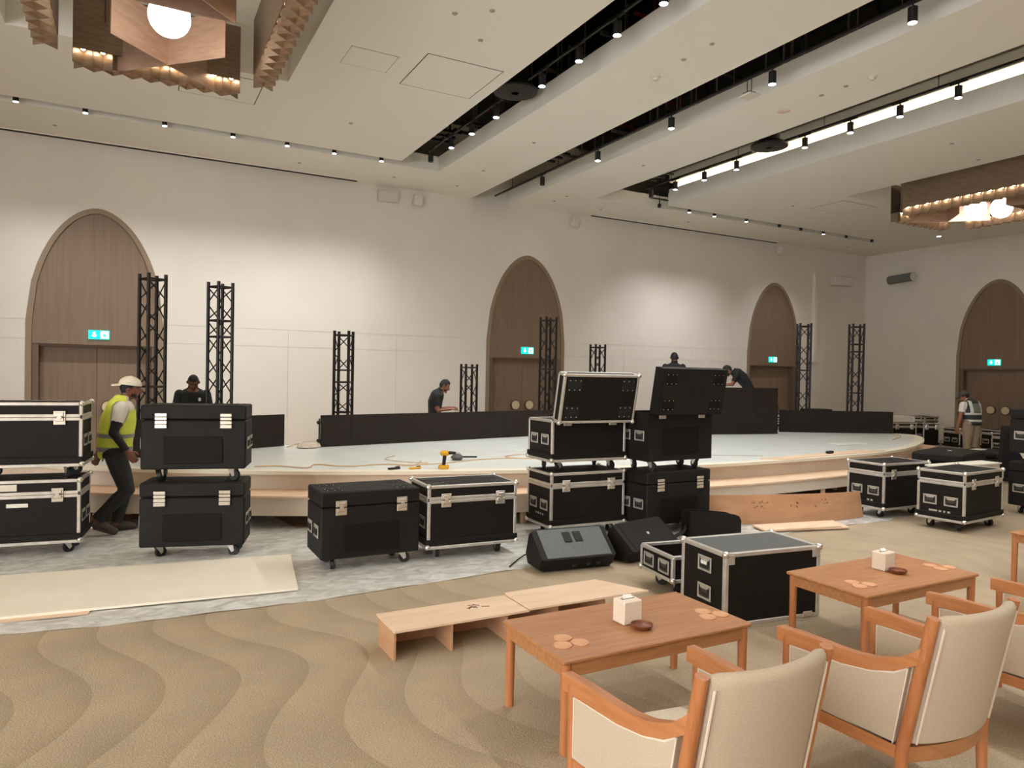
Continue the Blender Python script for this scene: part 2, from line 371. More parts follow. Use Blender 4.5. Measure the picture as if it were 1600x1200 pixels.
for (x0, x1, y0, y1) in (R1, R2, R1b, R2b):   # recess boxes above the pendants
    e = .12
    slab(x0-e, x1+e, y0-e, y1+e, .1, 6.69, 'ceiling_recess')
    for bx in ((x0-e, x0, y0-e, y1+e), (x1, x1+e, y0-e, y1+e), (x0, x1, y0-e, y0), (x0, x1, y1, y1+e)): slab(*bx, .4, 6.31, 'ceiling_recess')
# left-of-cove upstand in the right slot with its light strip
g = G(); g.box((11.72, (Y0+13.7)/2, 6.355), (.16, 13.7-Y0, .09)); g.box((11.82, (Y0+13.7)/2, 6.65), (.06, 13.7-Y0, .5)); g.box((11.72, (Y0+13.7)/2, 6.68), (.16, 13.7-Y0, .22)); g.obj('trim_1', M['ceil'], kind='structure')
t = thing('cove_light', 'continuous warm light strip along the right ceiling slot', 'light')
G().box((11.76, (Y0+13.5)/2, 6.475), (.03, 13.5-Y0, .1)).obj('light_strip', M['cove'], t)
G().box((7, 4.5, 7.75), (31, 24, .1)).obj('ceiling_void', M['black'], kind='structure')
# slot upstands painted black above the plaster returns
g = G()
for x in (4.70, 7.16, 9.68): g.box((x, 3.3, 7.0), (.04, 20.5, 1.36))
g.box(((X0+X1)/2, Y0-.05, 6.9), (X1-X0+.4, .1, 1.8)); g.box((X0-.05, (Y0+YA)/2, 6.9), (.1, YA-Y0, 1.8))  # unseen closures added to keep world light out of the void
g.box((5, 14.02, 7.0), (26, .04, 1.36)) if False else None
g.obj('trim_2', M['black'], kind='structure')
# services inside the void
for k, (x, z, lb) in enumerate(((6.9, 7.1, 'dark round air duct above the left ceiling slot'), (9.45, 7.15, 'dark round air duct above the middle ceiling slot'))):
    t = thing('air_duct', lb, 'duct', (x, 0, z), group='dark air ducts over the ceiling')
    G().cyl((0, Y0+.5, 0), (0, 13.2, 0), .2, n=14).obj('duct_pipe', M['duct'], t)
    for q in range(9): G().cyl((0, -2+1.7*q, 0), (0, -1.95+1.7*q, 0), .215, n=14).obj('duct_collar', M['spot'], t); G().box((0, -1+1.7*q, .4), (.03, .03, .4)).obj('hanger', M['grey'], t)
for k, (x, y, z, lb) in enumerate(((6.25, 7.72, 6.75, 'red sprinkler pipe above the left ceiling slot, nearest the camera'), (6.15, 11.9, 6.75, 'red sprinkler pipe above the left ceiling slot, farther off'), (8.8, 10.1, 6.75, 'red sprinkler pipe crossing above the middle ceiling slot'), (8.8, 11.5, 6.75, 'red sprinkler pipe deep above the middle ceiling slot'))):
    G().tube([(x-.35, y, z-.1), (x+.3, y, z-.1), (x+.3, y, z+.85)] if k < 2 else [(x-.3, y, z), (x+.3, y, z)], .025).tube([(x, y, z-.2), (x, y, z+.93)], .02).obj('sprinkler_pipe', M['redpipe'], label=lb, category='pipe', group='red sprinkler pipes')
t = thing('hanger_bar_rows', 'thin grey metal hanger straps above the ceiling slots', 'hangers')
ME_STRAP = G().box((0, 0, .68), (.035, .012, 1.36)).mesh('strap', M['grey'])
for k in range(46):
    x = random.choice((5.95, 6.0, 8.45, 8.5, 8.7, 9.35)); put(ME_STRAP, 'strap', t, (x, random.uniform(5, 13.2), 6.32), random.uniform(0, 1.5))
for y in (8.2, 9.6, 11.2, 12.4, 13.0):
    G().box((6.3, y, 6.6+.06*math.sin(y*9)), (1.2, .05, .05)).obj('cross_bar', M['duct'], t); G().box((8.9, y+.3, 6.6+.06*math.sin(y*7)), (1.2, .05, .05)).obj('cross_bar', M['grey' if y > 11 else 'duct'], t)
# black lattice at the far end of each slot
for nm, x in (('left', 5.2), ('middle', 7.7), ('right', 10.5)):
    t = thing('lighting_bar', 'black metal lattice bar at the far end of the %s ceiling slot' % nm, 'lighting bar', (x, 13.0, 6.3), group='black lattice bars in ceiling slots')
    for d in (-.3, 0, .3): G().box((0, d, .12), (.8, .045, .045)).obj('bar', M['truss'], t)
    for d in (-.25, .25):
        G().box((d, 0, .15), (.04, .8, .04)).obj('bar', M['truss'], t); G().box((d, -.1, .45), (.035, .035, .6)).obj('drop_rod', M['truss'], t)
# ------------------------------------------------------------------ track lights
g = G(); g.cyl((0, 0, 0), (0, 0, .17), .052, n=14); g.cur = 1; g.cyl((0, 0, -.004), (0, 0, .004), .047, n=14); ME_BODY = g.mesh('lamp_body', [M['spot'], M['lens']])
g = G(); g.cyl((0, 0, 0), (0, 0, .17), .052, n=14); ME_BODY_OFF = g.mesh('lamp_body', [M['spot']])
ME_STEM = G().cyl((0, 0, .17), (0, 0, .215), .012, n=8).box((0, 0, .225), (.035, .26, .03), .004).mesh('adapter', M['spot'])
ME_SPOTS = G().cyl((0, 0, 0), (0, 0, .09), .042, n=12).mesh('lamp_body', M['spot'])
g = G(); g.cyl((0, 0, 0), (0, 0, .09), .042, n=12); g.cur = 1; g.cyl((0, 0, -.004), (0, 0, .004), .038, n=12); ME_SPOTS_ON = g.mesh('lamp_body', [M['spot'], M['lens']])
ME_SSTEM = G().cyl((0, 0, .09), (0, 0, .2), .012, n=8).mesh('stem', M['spot'])
def track(x, y0, y1, z, nm, gap=None):
    t = thing('light_track', 'long black lighting track in the %s ceiling slot' % nm, 'track', (x, 0, z), group='black lighting tracks')
    for a, b in (((y0, gap-.4), (gap+.4, y1)) if gap else ((y0, y1),)): G().box((0, (a+b)/2, 0), (.036, b-a, .035), .004).obj('rail', M['spot'], t)
    for k in range(int((y1-y0)/2)+1):
        if gap and abs(y0+.5+2*k-gap) < .5: continue
        G().cyl((0, y0+.5+2*k, .018), (0, y0+.5+2*k, 1.4), .006, n=6).obj('suspension_wire', M['spot'], t)
def spots(x, ys, z, nm, off=(), tgt=None):
    for i, y in enumerate(sorted(ys, reverse=True)):
        if y > 4: lb = '%s black track spotlight counted from the far end of the %s ceiling slot' % (ORD[i], nm)
        else: lb = 'black track spotlight of the %s slot behind the camera, %s' % (nm, ORD[min(i, 11)])
        t = thing('track_spotlight', lb, 'spotlight', (x, y, z), group='black cylinder spotlights in the ceiling slots')
        put(ME_BODY_OFF if y in off else ME_BODY, 'lamp_body', t); put(ME_STEM, 'adapter', t)
        if y not in off: spot_lamp((x, y, z-.02), (x + (.6 if i % 2 else -.6), y-.2, 0), SPOT_W * {'left': 1.0, 'middle': .75, 'right': .5}[nm] * (1.5 if y < 5 else 1))
yl = [13.25, 12.23, 11.33, 10.4, 8.94, 7.98, 7.14, 6.28]
track(5.2, -6, 13.4, 6.19, 'left', 9.75); track(7.7, -6, 15.38, 6.06, 'middle'); track(10.68, -6, 13.4, 6.22, 'right', 9.75)
spots(5.2, yl + [4.2, 2.0, -.4, -3], 5.95, 'left', (13.25,))
spots(7.7, [13.14, 11.1, 9.04, 6.98, 5.0, 2.9, .8, -1.5], 5.82, 'middle', (13.14,))
spots(10.68, [13.2, 12.36, 11.45, 10.54, 8.9, 7.98, 7.1, 6.2, 4, 1.6, -1], 5.97, 'right', (13.2,))
def small_spots(xs, y, nm, off=()):
    t = thing('light_track', 'black lighting rail hidden in the %s' % nm, 'track', (0, y, 6.18), group='black lighting tracks')
    G().box(((xs[0]+xs[-1])/2, 0, 0), (xs[-1]-xs[0]+.6, .03, .03)).obj('rail', M['spot'], t)
    for q in range(4): G().cyl((xs[0]+(xs[-1]-xs[0])*q/3, 0, 0), (xs[0]+(xs[-1]-xs[0])*q/3, 0, 1.52), .006, n=6).obj('suspension_wire', M['spot'], t)
    for i, x in enumerate(xs):
        t = thing('small_spotlight', '%s small black spotlight from the left in the %s' % (ORD[i], nm), 'spotlight', (x, y, 5.97), group='small black spotlights along the wall slots')
        put(ME_SPOTS if x in off else ME_SPOTS_ON, 'lamp_body', t); put(ME_SSTEM, 'stem', t)
        if x not in off: spot_lamp((x, y, 5.95), (x, YA-.7, 0.5), SPOTP_W, 1.7)
small_spots([-1.64, -.69, .49, 1.6, 2.55, 3.43, 4.37], 13.8, 'left wall slot')
small_spots([11.5, 12.47, 13.32, 14.47, 15.72, 16.58, 17.52, 18.52, 19.69], 13.88, 'right wall slot', (11.5, 15.72, 16.58, 18.52, 19.69))
t = thing('access_point', 'white rounded square wireless access point hanging in the middle ceiling slot', 'access point', (7.7, 7.39, 5.8))
G().box((0, 0, 0), (.22, .22, .035), .014).obj('housing', M['white'], t); G().box((0, 0, .03), (.13, .13, .03), .004).obj('bracket', M['spot'], t)
for q in (-.04, .04): G().cyl((0, q, .04), (0, q, .255), .006, n=6).obj('rod', M['spot'], t)
# ceiling fans (round swirl diffusers), access hatches, detectors, sprinklers, slots
for x, y, z, nm in ((5.2, 9.75, 6.12, 'left'), (10.72, 9.75, 6.2, 'right')):
    t = thing('round_diffuser', 'round black swirl air diffuser hanging in the %s ceiling slot' % nm, 'air vent', (x, y, z), group='round black air diffusers')
    G().lathe([(.22, .0), (.34, .015), (.345, .05), (.28, .09), (.2, .13), (.2, 1.45), (.18, 1.45), (.18, .1), (.22, .05)], n=28).obj('rim', M['spot'], t)
    G().lathe([(.0, 0), (.06, 0), (.065, .05), (0, .05)], n=14).obj('hub', M['spot'], t)
    for k in range(10):
        a = 2*math.pi*k/10
        G().box((.14*math.cos(a), .14*math.sin(a), .03), (.17, .05, .006), rot=Matrix.Rotation(a, 3, 'Z') @ Matrix.Rotation(.5, 3, 'X')).obj('blade', M['duct'], t)
def hatch(x0, x1, y0, y1, lb, faint=False):
    t = thing('access_hatch', lb, 'hatch', ((x0+x1)/2, (y0+y1)/2, H), group='ceiling access hatches')
    w, d = x1-x0, y1-y0
    G().box((0, 0, -.002), (w-.03, d-.03, .004)).obj('hatch_lid', M['ceil'], t)
    g = G(); e = .004 if faint else .012
    for sx in (-1, 1): g.box((sx*(w/2-.008), 0, -.001), (e, d, .002)); g.box((0, sx*(d/2-.008), -.001), (w, e, .002))
    g.obj('hatch_gap', M['jamb' if faint else 'black'], t)
hatch(3.42, 4.55, 8.88, 10.03, 'square access hatch in the ceiling beside the left slot')
hatch(.6, 1.71, 11.0, 12.03, 'square access hatch beyond the left pendant, partly hidden')
hatch(14.7, 15.9, 11.1, 12.05, 'square access hatch beside the right pendant recess')
hatch(2.48, 3.14, 9.18, 9.77, 'small faint access hatch left of the large one', True)
for x, y, nm in ((6.46, 7.94, 'left'), (8.997, 6.4, 'right')):
    t = thing('smoke_detector', 'white round smoke detector on the %s middle ceiling panel' % nm, 'detector', (x, y, H), group='smoke detectors')
    G().lathe([(0, -.05), (.035, -.05), (.04, -.035), (.055, -.03), (.06, -.004), (0, 0)]).obj('sensor', M['white'], t); G().lathe([(0, -.012), (.07, -.01), (.07, 0), (0, 0)]).obj('base', M['white'], t)
t = thing('ceiling_speaker', 'flush round speaker grille in the panel left of the cove slot', 'speaker', (9.01, 7.92, H)); G().lathe([(0, -.006), (.09, -.006), (.1, 0), (0, 0)], n=20).obj('grille', M['napkin'], t)
ME_SPR = G().lathe([(0, -.012), (.03, -.01), (.035, 0), (0, 0)], n=12).mesh('ceiling_sprinkler', M['sprk'])
for x, y in ((6.42, 7.32), (6.42, 6.8), (8.97, 7.2), (8.98, 6.8), (12.73, 7.48), (14.06, 7.76), (14.16, 12.1), (20.62, 13.65), (20.0, 14.95), (13.3, 14.84), (3.31, 7.75), (3.66, 7.47), (3.86, 8.2), (3.27, 12.05), (6.43, 11.3), (6.43, 13.4), (6.45, 14.8), (5.0, 14.88), (9.03, 14.26), (9.02, 14.8), (10.46, 14.9), (8.99, 11.37), (.15, 11.7), (-1.2, 14.9), (3.0, 14.9)):
    put(ME_SPR, 'ceiling_sprinkler', loc=(x, y, H), label='small flush grey sprinkler head dotted on the ceiling', category='sprinkler', group='flush sprinkler heads')
t = thing('recessed_downlight', 'small lit recessed downlight near the right wall', 'light', (20.6, 12.4, H)); G().lathe([(0, -.004), (.05, -.004), (.055, 0), (0, 0)], n=14).obj('lens', M['lens'], t)
for x0, x1, nm in ((-3.5, 4.4, 'left'), (10.67, 17.6, 'right')):
    t = thing('slot_diffuser', 'black linear slot air vent in the ceiling along the back wall, %s' % nm, 'air vent', (0, 15.55, H), group='linear slot vents')
    G().box(((x0+x1)/2, .07, -.006), (x1-x0, .09, .012)).obj('slot', M['slot'], t); G().box(((x0+x1)/2, -.02, -.008), (x1-x0, .02, .016)).obj('frame', M['ceil'], t)
# wall boxes near the ceiling
t = thing('wall_box', 'pale rectangular box on the back wall just below the ceiling', 'box', (5.1, YA, 5.75)); G().box((0, -.07, 0), (.46, .14, .24), .008).obj('housing', M['white'], t); G().box((0, -.145, -.0), (.4, .01, .18), .004).obj('cover', M['white'], t)
for x, lb, m in ((5.8, 'small white speaker on the back wall beside the pale box', 'white'), (10.1, 'small bracket speaker on the back wall near the middle slot', 'white'), (17.7, 'small white speaker on the back wall near the corner', 'white')):
    t = thing('small_speaker', lb, 'speaker', (x, YA, 5.74), group='small wall speakers')
    G().box((0, -.16, 0), (.2, .17, .24), .02, rot=Matrix.Rotation(.25, 3, 'X')).obj('cabinet', M[m], t); G().box((0, -.05, .02), (.05, .12, .05)).obj('bracket', M['white'], t)
    G().cyl((0, -.245, 0), (0, -.26, -.005), .05, n=14).obj('driver', M['white'], t)
t = thing('wall_speaker', 'white two part speaker on back wall at the corner', 'speaker', (20.6, YA, 5.02)); G().box((-.1, -.2, 0), (.75, .26, .3), .03, rz=-.2).obj('cabinet', M['white'], t); G().box((.35, -.1, 0), (.14, .2, .22), .02).obj('bracket', M['white'], t)
t = thing('wall_speaker', 'grey cylinder speaker on the right wall near the corner', 'speaker', (XB, 14.28, 5.08)); G().cyl((-.25, -.4, .02), (-.25, .4, -.02), .135, n=18).obj('cabinet', M['vestmesh'], t); G().cyl((-.25, -.4, .02), (-.25, -.44, .022), .14, n=18).obj('end_cap', M['white'], t); G().box((-.07, 0, 0), (.14, .12, .12)).obj('bracket', M['white'], t)
t = thing('pipe_casing', 'tall pale pipe casing on the back wall right of the third arch', 'pipe casing', (19.45, YA, 2.35)); G().box((0, -.06, 1.43), (.2, .12, 2.86), .01).obj('casing', M['wall'], t)
for z in (1.0, 2.0): G().box((0, -.063, z), (.21, .128, .05), .004).obj('clip', M['wall'], t)
# ------------------------------------------------------------------ pendants
ME_CELL = G().cyl((0, 0, 0), (0, 0, -.006), .022, n=8).mesh('cell_light', M['cell'])
def pendant(cx, cy, lb, globes):
    t = thing('pendant_chandelier', lb, 'chandelier', (cx, cy, 5.4), group='bronze lattice pendants')
    # crossing plates: four side strips of small cells under a deep fascia
    def strip(px, py, along, length, n):
        ax = Vector((1, 0, 0)) if along == 'x' else Vector((0, 1, 0)); sd = Vector((0, 1, 0)) if along == 'x' else Vector((1, 0, 0))
        c = Vector((px, py, 0)); w = .235; step = length/n
        for s in (-1, 1):
            p = c + sd*s*w*.5
            fz = .86 - .17
            dims = (length, .012, fz) if along == 'x' else (.012, length, fz)
            G().box(p + Vector((0, 0, .17 + fz/2)), dims).obj('fascia', M['brass'], t)
        G().box(c + Vector((0, 0, .19)), (length, w, .01) if along == 'x' else (w, length, .01)).obj('channel_top', M['brass'], t)
        for k in range(n):
            m0 = c + ax*(-length/2 + step*k); m1 = m0 + ax*step
            for s in (-1, 1):
                a = m0 + sd*s*w/2; b = m1 - sd*s*w/2; th = (b-a).normalized().cross(Vector((0, 0, 1)))*.003
                G().add([a-th, a+th, b+th, b-th] + [p + Vector((0, 0, .185)) for p in (a-th, a+th, b+th, b-th)], [(0, 1, 2, 3), (4, 7, 6, 5), (0, 4, 5, 1), (1, 5, 6, 2), (2, 6, 7, 3), (3, 7, 4, 0)]).obj('cell_plate', M['brass'], t)
            if k < n-1:
                put(ME_CELL, 'cell_light', t, m1 + Vector((0, 0, .182)))
            for s in (-1, 1): put(ME_CELL, 'cell_light', t, m0 + ax*step*.5 + sd*s*w*.33 + Vector((0, 0, .182)))
    R = 1.30
    strip(-R+.12, -.98, 'y', 3.36, 16); strip(R-.12, -.98, 'y', 3.36, 16)
    strip(0, 1.1, 'x', 1.87, 9); strip(0, -3.06, 'x', 1.87, 9)
    G().box((.06, -1.0, .26), (1.16, .012, .52)).obj('lattice_plate', M['copper'], t)
    # large rotated lattice in the middle
    a = .415; L = 1.24
    d1 = Vector((1, 1, 0)).normalized(); d2 = Vector((-1, 1, 0)).normalized()
    for cyy in (.51, -1.57):
        for u, v in ((d1, d2), (d2, d1)):
            m = Vector((.06, cyy, 0)); p, q = m - u*.82, m + u*.82; th = v*.006
            G().add([p-th, p+th, q+th, q-th] + [w + Vector((0, 0, .52)) for w in (p-th, p+th, q+th, q-th)], [(0, 1, 2, 3), (4, 7, 6, 5), (0, 4, 5, 1), (1, 5, 6, 2), (2, 6, 7, 3), (3, 7, 4, 0)]).obj('lattice_plate', M['copper'], t)
    for gx, gy in globes:
        c = Vector((gx, gy, .12))
        G().lathe([(.21*math.sin(math.pi*i/12)+1e-4, -.21*math.cos(math.pi*i/12)) for i in range(13)], c, 22).obj('globe', M['globe'], t)
        G().cyl(c + Vector((0, 0, .2)), c + Vector((0, 0, 1.08)), .012, n=8).obj('stem', M['spot'], t)
    for sx in (-1.18, 1.18):
        for sy in (-2.4, -.8, .5): G().cyl((sx, sy, .85), (sx, sy, 1.29), .006, n=6).obj('suspension_rod', M['spot'], t)
    for sx in (-.6, .6):
        for sy in (-3.06, 1.1): G().cyl((sx, sy, .85), (sx, sy, 1.29), .006, n=6).obj('suspension_rod', M['spot'], t)
        for sy in (.9, -1.18): G().cyl((sx, sy, .5), (sx, sy, 1.29), .006, n=6).obj('suspension_rod', M['spot'], t)
    return t
pl = pendant(.30, 9.0, 'large bronze lattice pendant at the upper left, near the camera', [(.035, -.53)])
pr = pendant(16.14, 9.05, 'bronze lattice pendant at the upper right, farther off', [(-.23, -.24), (.17, -.55)])
k0 = {}
for x in COL.objects:
    if x.parent: k0.setdefault(x.parent.name, []).append(x)
for x, y, lb in ((.30, 0.0, 'bronze lattice pendant right above the camera, out of frame'), (16.14, 0.1, 'bronze lattice pendant behind the camera on the right, out of frame')):
    c = copy_tree(pl, None, k0); c.location = (x, y, 5.4); c['label'] = lb
# ------------------------------------------------------------------ stage
def smooth(pts, it=3):
    P = [Vector(p) for p in pts]
    for _ in range(it):
        Q = [P[0]]
        for a, b in zip(P, P[1:]): Q += [a*.75+b*.25, a*.25+b*.75]
        P = Q + [P[-1]]
    return P
def resample(P, d):
    out = [P[0]]; acc = 0
    for a, b in zip(P, P[1:]):
        L = (b-a).length; s = 0
        while acc + L - s >= d:
            s += d - acc; acc = 0; out.append(a + (b-a)*(s/L))
        acc += L - s
    return out
def offset(P, o):
    R = []
    for i, p in enumerate(P):
        t = (P[min(i+1, len(P)-1)] - P[max(i-1, 0)]).normalized(); R.append(p + Vector((t.y, -t.x))*o)
    return R
FR = smooth([(-1.9, 11.2), (-1.1, 10.35), (-.3, 9.6), (1, 8.88), (2, 8.40), (3.4, 7.95), (4.4, 7.68), (5.8, 7.42), (7.1, 7.28), (8.3, 7.3), (9.4, 7.36), (10.5, 7.45), (11.8, 7.68), (13, 8.12), (14.2, 8.72), (15.15, 9.38), (15.5, 9.8), (15.3, 10.12)], 3)
FR = resample(FR, .2)
BK = [Vector(p) for p in ((14.4, 10.6), (13.2, 11.25), (12.9, 12.95), (9.75, 12.95), (9.6, 12.08), (6.9, 12.08), (2.6, 11.3), (2.2, 11.62), (.0, 10.78), (-1.2, 11.3))]
st = thing('stage', 'large low curved white stage with two step tiers', 'stage')
out = [(p.x, p.y) for p in FR] + [(p.x, p.y) for p in BK]
G().prism(out, lambda a, b: (a, b, .578), lambda a, b: (a, b, .6)).obj('deck', M['stagefilm'], st)
RIM = offset(FR, .012); INN = offset(FR, -.16)
g = G(); g.rings([[(a.x, a.y, .562), (a.x, a.y, .6025), (b.x, b.y, .6025), (b.x, b.y, .579)] for a, b in zip(RIM, INN)]); g.obj('deck_edge', M['cream'], st)
def ribbon(P, z0, z1, th, name, m, i0, i1):
    Q = P[i0:i1+1]; B = offset(P, -th)[i0:i1+1]
    return G().rings([[(a.x, a.y, z0), (a.x, a.y, z1), (b.x, b.y, z1), (b.x, b.y, z0)] for a, b in zip(Q, B)]).obj(name, m, st)
N = len(FR); RS = offset(FR, -.10); TO = offset(FR, .40); TI = offset(FR, -.12); LF = offset(FR, .37)
i = 0
while i < N-1:
    j = min(i+6, N-1)
    ribbon(RS, .375, .56, .018, 'riser_panel', M['plywhite'], i, j)
    Q = TO[i:j+1]; B = TI[i:j+1]
    Q2 = [a*.0 + a for a in Q]
    G().rings([[(a.x, a.y, .355), (a.x, a.y, .376), (b.x, b.y, .376), (b.x, b.y, .355)] for a, b in zip(Q, B)]).obj('tread_board', M['ply'], st)
    ribbon(LF, .15 + (.0 if FR[i].x < 6 else .05), .354, .018, 'lower_fascia', M['plywhite'], i, j)
    p = LF[i] if i else LF[1]
    b = offset(LF, -.08)[i]
    G().box((b.x, b.y, .178), (.05, .05, .354), rz=.3).obj('leg', M['ply'], st)
    c = offset(FR, -.3)[i]; G().box((c.x, c.y, .288), (.06, .06, .576), rz=.3).obj('leg', M['ply'], st)
    i = j
for p in ((13, 12.7), (10, 12.7), (7, 11.9), (3, 11.2), (0.2, 10.6), (12.9, 11.4), (5, 10), (8, 10), (11, 10)): G().box((p[0], p[1], .288), (.07, .07, .576)).obj('leg', M['ply'], st)
# black upright sheet under the stage, behind the legs
g = G(); Q = offset(FR, -.45); g.rings([[(a.x, a.y, .002), (a.x, a.y, .57), (b.x, b.y, .57), (b.x, b.y, .002)] for a, b in zip(Q, offset(FR, -.46))]); g.obj('under_sheet', M['black'], st)
# plywood sheets, offcuts and tools on the stage
def sheet(name, pts, z, th, m, lb, cat, group=None):
    o = G().prism(pts, lambda a, b: (a, b, z), lambda a, b: (a, b, z+th)).obj(name, m); o['label'] = lb; o['category'] = cat
    if group: o['group'] = group
    return o
sheet('plywood_sheet', [(8.2, 7.5), (8.55, 7.33), (11.3, 7.62), (11.0, 7.86)], .603, .012, M['ply'], 'long thin plywood strip along the stage front edge at right', 'plywood')
sheet('plywood_sheet', [(6.9, 8.6), (7.0, 8.56), (8.6, 7.8), (8.5, 7.84)], .603, .004, M['plyedge'], 'thin dark strip lying across the stage at right', 'strip')
sheet('plywood_offcut', [(11.3, 8.5), (12.1, 8.5), (12.2, 8.75), (11.4, 8.8)], .603, .015, M['stage'], 'small pale board lying on the right part of stage', 'board')
G().box((9.9, 7.62, .635), (.16, .07, .04), .012, rz=.2).obj('tape_block', M['slot'], label='small black block on the plywood strip', category='block')
t = thing('cordless_drill', 'yellow and black cordless drill standing on the stage edge', 'drill', (3.43, 8.13, .603), -.5)
G().box((0, 0, .025), (.13, .085, .05), .012).obj('battery', M['yellow'], t); G().cyl((0, 0, .05), (.012, 0, .17), .022, .024, n=10).obj('handle', M['slot'], t); G().box((.01, 0, .195), (.11, .07, .065), .02).obj('motor_housing', M['yellow'], t); G().cyl((.06, 0, .2), (.15, 0, .2), .022, .016, n=10).obj('chuck', M['slot'], t); G().cyl((.15, 0, .2), (.2, 0, .2), .004, n=6).obj('bit', M['grey'], t)
t = thing('rolled_tool_bag', 'small dark tool lying behind the drill on the stage', 'tool', (3.95, 8.9, .603), .2); G().lathe([(0, 0), (.07, .01), (.09, .04), (.05, .08), (0, .09)], n=12).obj('body', M['duct'], t); G().cyl((.05, 0, .04), (.3, -.05, .03), .012, n=8).obj('handle', M['spot'], t)
for x, y, lb, m in ((2.85, 8.3, 'small black clamp on the stage front edge', 'slot'), (3.1, 8.25, 'flat yellow level on the stage left of the drill', 'yellow'), (5.9, 9.9, 'small brown offcut lying on mid stage', 'plyedge')):
    t = thing('hand_tool', lb, 'tool', (x, y, .603), .3); G().box((0, 0, .012), (.16, .05, .024), .006).obj('body', M[m], t); G().box((.06, .01, .022), (.05, .03, .02), .004).obj('jaw', M['slot'], t)
def cable(name, pts, r, m, lb, group=None, it=3):
    P = [Vector(p) for p in pts]
    for _ in range(it):
        Q = [P[0]]
        for a, b in zip(P, P[1:]): Q += [a*.75+b*.25, a*.25+b*.75]
        P = Q + [P[-1]]
    o = G().tube(P, r, 6).obj(name, m); o['label'] = lb; o['category'] = 'cable'
    if group: o['group'] = group
rr = random.Random(3)
cable('extension_cord', [(1.4+.25*k+rr.uniform(-.1, .1), 9.05+rr.uniform(-.35, .35)-.05*k, .609) for k in range(9)], .008, M['cable'], 'tangled tan cord on the left part of the stage')
cable('extension_cord', [(3.0, 8.6, .609), (3.6, 8.55, .609), (4.4, 8.9, .609), (5.2, 8.6, .609), (5.6, 9.0, .609), (5.0, 9.2, .609), (4.6, 8.9, .609), (5.3, 8.45, .609)], .007, M['cable'], 'tan cord looping from the drill to the open case')
cable('thin_wire', [(3.3, 9.6, .607), (3.0, 9.3, .607), (3.2, 8.9, .607), (3.45, 8.7, .607)], .005, M['cable'], 'thin curled wire behind the drill')
cable('extension_cord', [(15.0, 10.0, .609), (14.9, 9.7, .609), (14.5, 9.4, .609), (13.6, 9.0, .609)], .008, M['cable'], 'tan cord at the right tip of the stage')
t = thing('rag_pile', 'crumpled pale cloth and cords beside the long black screen', 'cloth', (2.42, 11.15, .602)); 
g = G()
for k in range(5): g.lathe([(0, 0), (.12, .01), (.09, .05+.01*k), (.02, .08)], (rr.uniform(-.14, .14), rr.uniform(-.1, .1), 0), 9)
g.obj('cloth', M['plywhite'], t); G().tube([(-.3, 0, .01), (-.2, .15, .015), (0, .1, .08), (.15, .12, .03), (.1, -.1, .02)], .008, 6).obj('cord', M['cable'], t)
# ------------------------------------------------------------------ LED screens: rows of half metre cabinets
ME_LED = {}
def led_wall(p0, p1, rows, lb, bow=0.0, z=.604):
    a, b = Vector(p0), Vector(p1); L = (b-a).length; n = max(1, round(L/.5)); w = L/n
    ang = math.atan2(b.y-a.y, b.x-a.x); t = thing('led_screen', lb, 'led screen', (a.x, a.y, z), ang)
    for r in range(rows):
        for k in range(n):
            key = round(w, 3)
            if key not in ME_LED:
                g = G(); g.box((0, .012, .2465), (w-.0012, .024, .492), .001); ME_LED[key] = g.mesh('led_cabinet', M['led'])
                g = G(); g.box((0, .055, .2465), (w-.05, .06, .44), .006); g.box((0, .095, .25), (w*.5, .03, .22), .004); ME_LED[(key, 1)] = g.mesh('rear_frame', M['spot'])
            u = (k+.5)/n; off = bow*(4*u*(1-u))
            c = put(ME_LED[key], 'led_cabinet', t, (w*(k+.5), off, r*.4935)); put(ME_LED[(key, 1)], 'rear_frame', c)
    return t
led_wall((-.15, 10.36), (2.13, 11.42), 1, 'short black screen row on the left, behind the stacked plastic cases')
led_wall((2.61, 11.07), (7.6, 12.0), 1, 'long low black screen row in the middle of the stage')
led_wall((10.2, 11.2), (12.35, 10.83), 2, 'tall double row black screen right of the open plastic case')
t = led_wall((12.84, 11.207), (15.164, 10.046), 1, 'low black screen row on the right end of the stage')
t = thing('signal_connector', 'row of small white connectors on the edge between right screens', 'connector', (12.38, 10.86, .604))
G().box((.02, .03, .3), (.04, .05, .6), .004).obj('edge_bar', M['spot'], t)
for k, z in enumerate((.04, .22, .27, .32, .38)): G().box((.035, .0, z), (.03, .02, .06 if k == 0 else .025), .003).obj('plug', M['silver'], t)
t = thing('led_bumper', 'black side latch on the left end of the middle screen', 'latch', (2.575, 11.06, .604)); 
for z in (.1, .38): G().cyl((0, 0, z), (.0, .03, z), .03, n=10).obj('knob', M['spot'], t)
G().box((.015, .03, .24), (.02, .03, .4)).obj('bar', M['spot'], t)
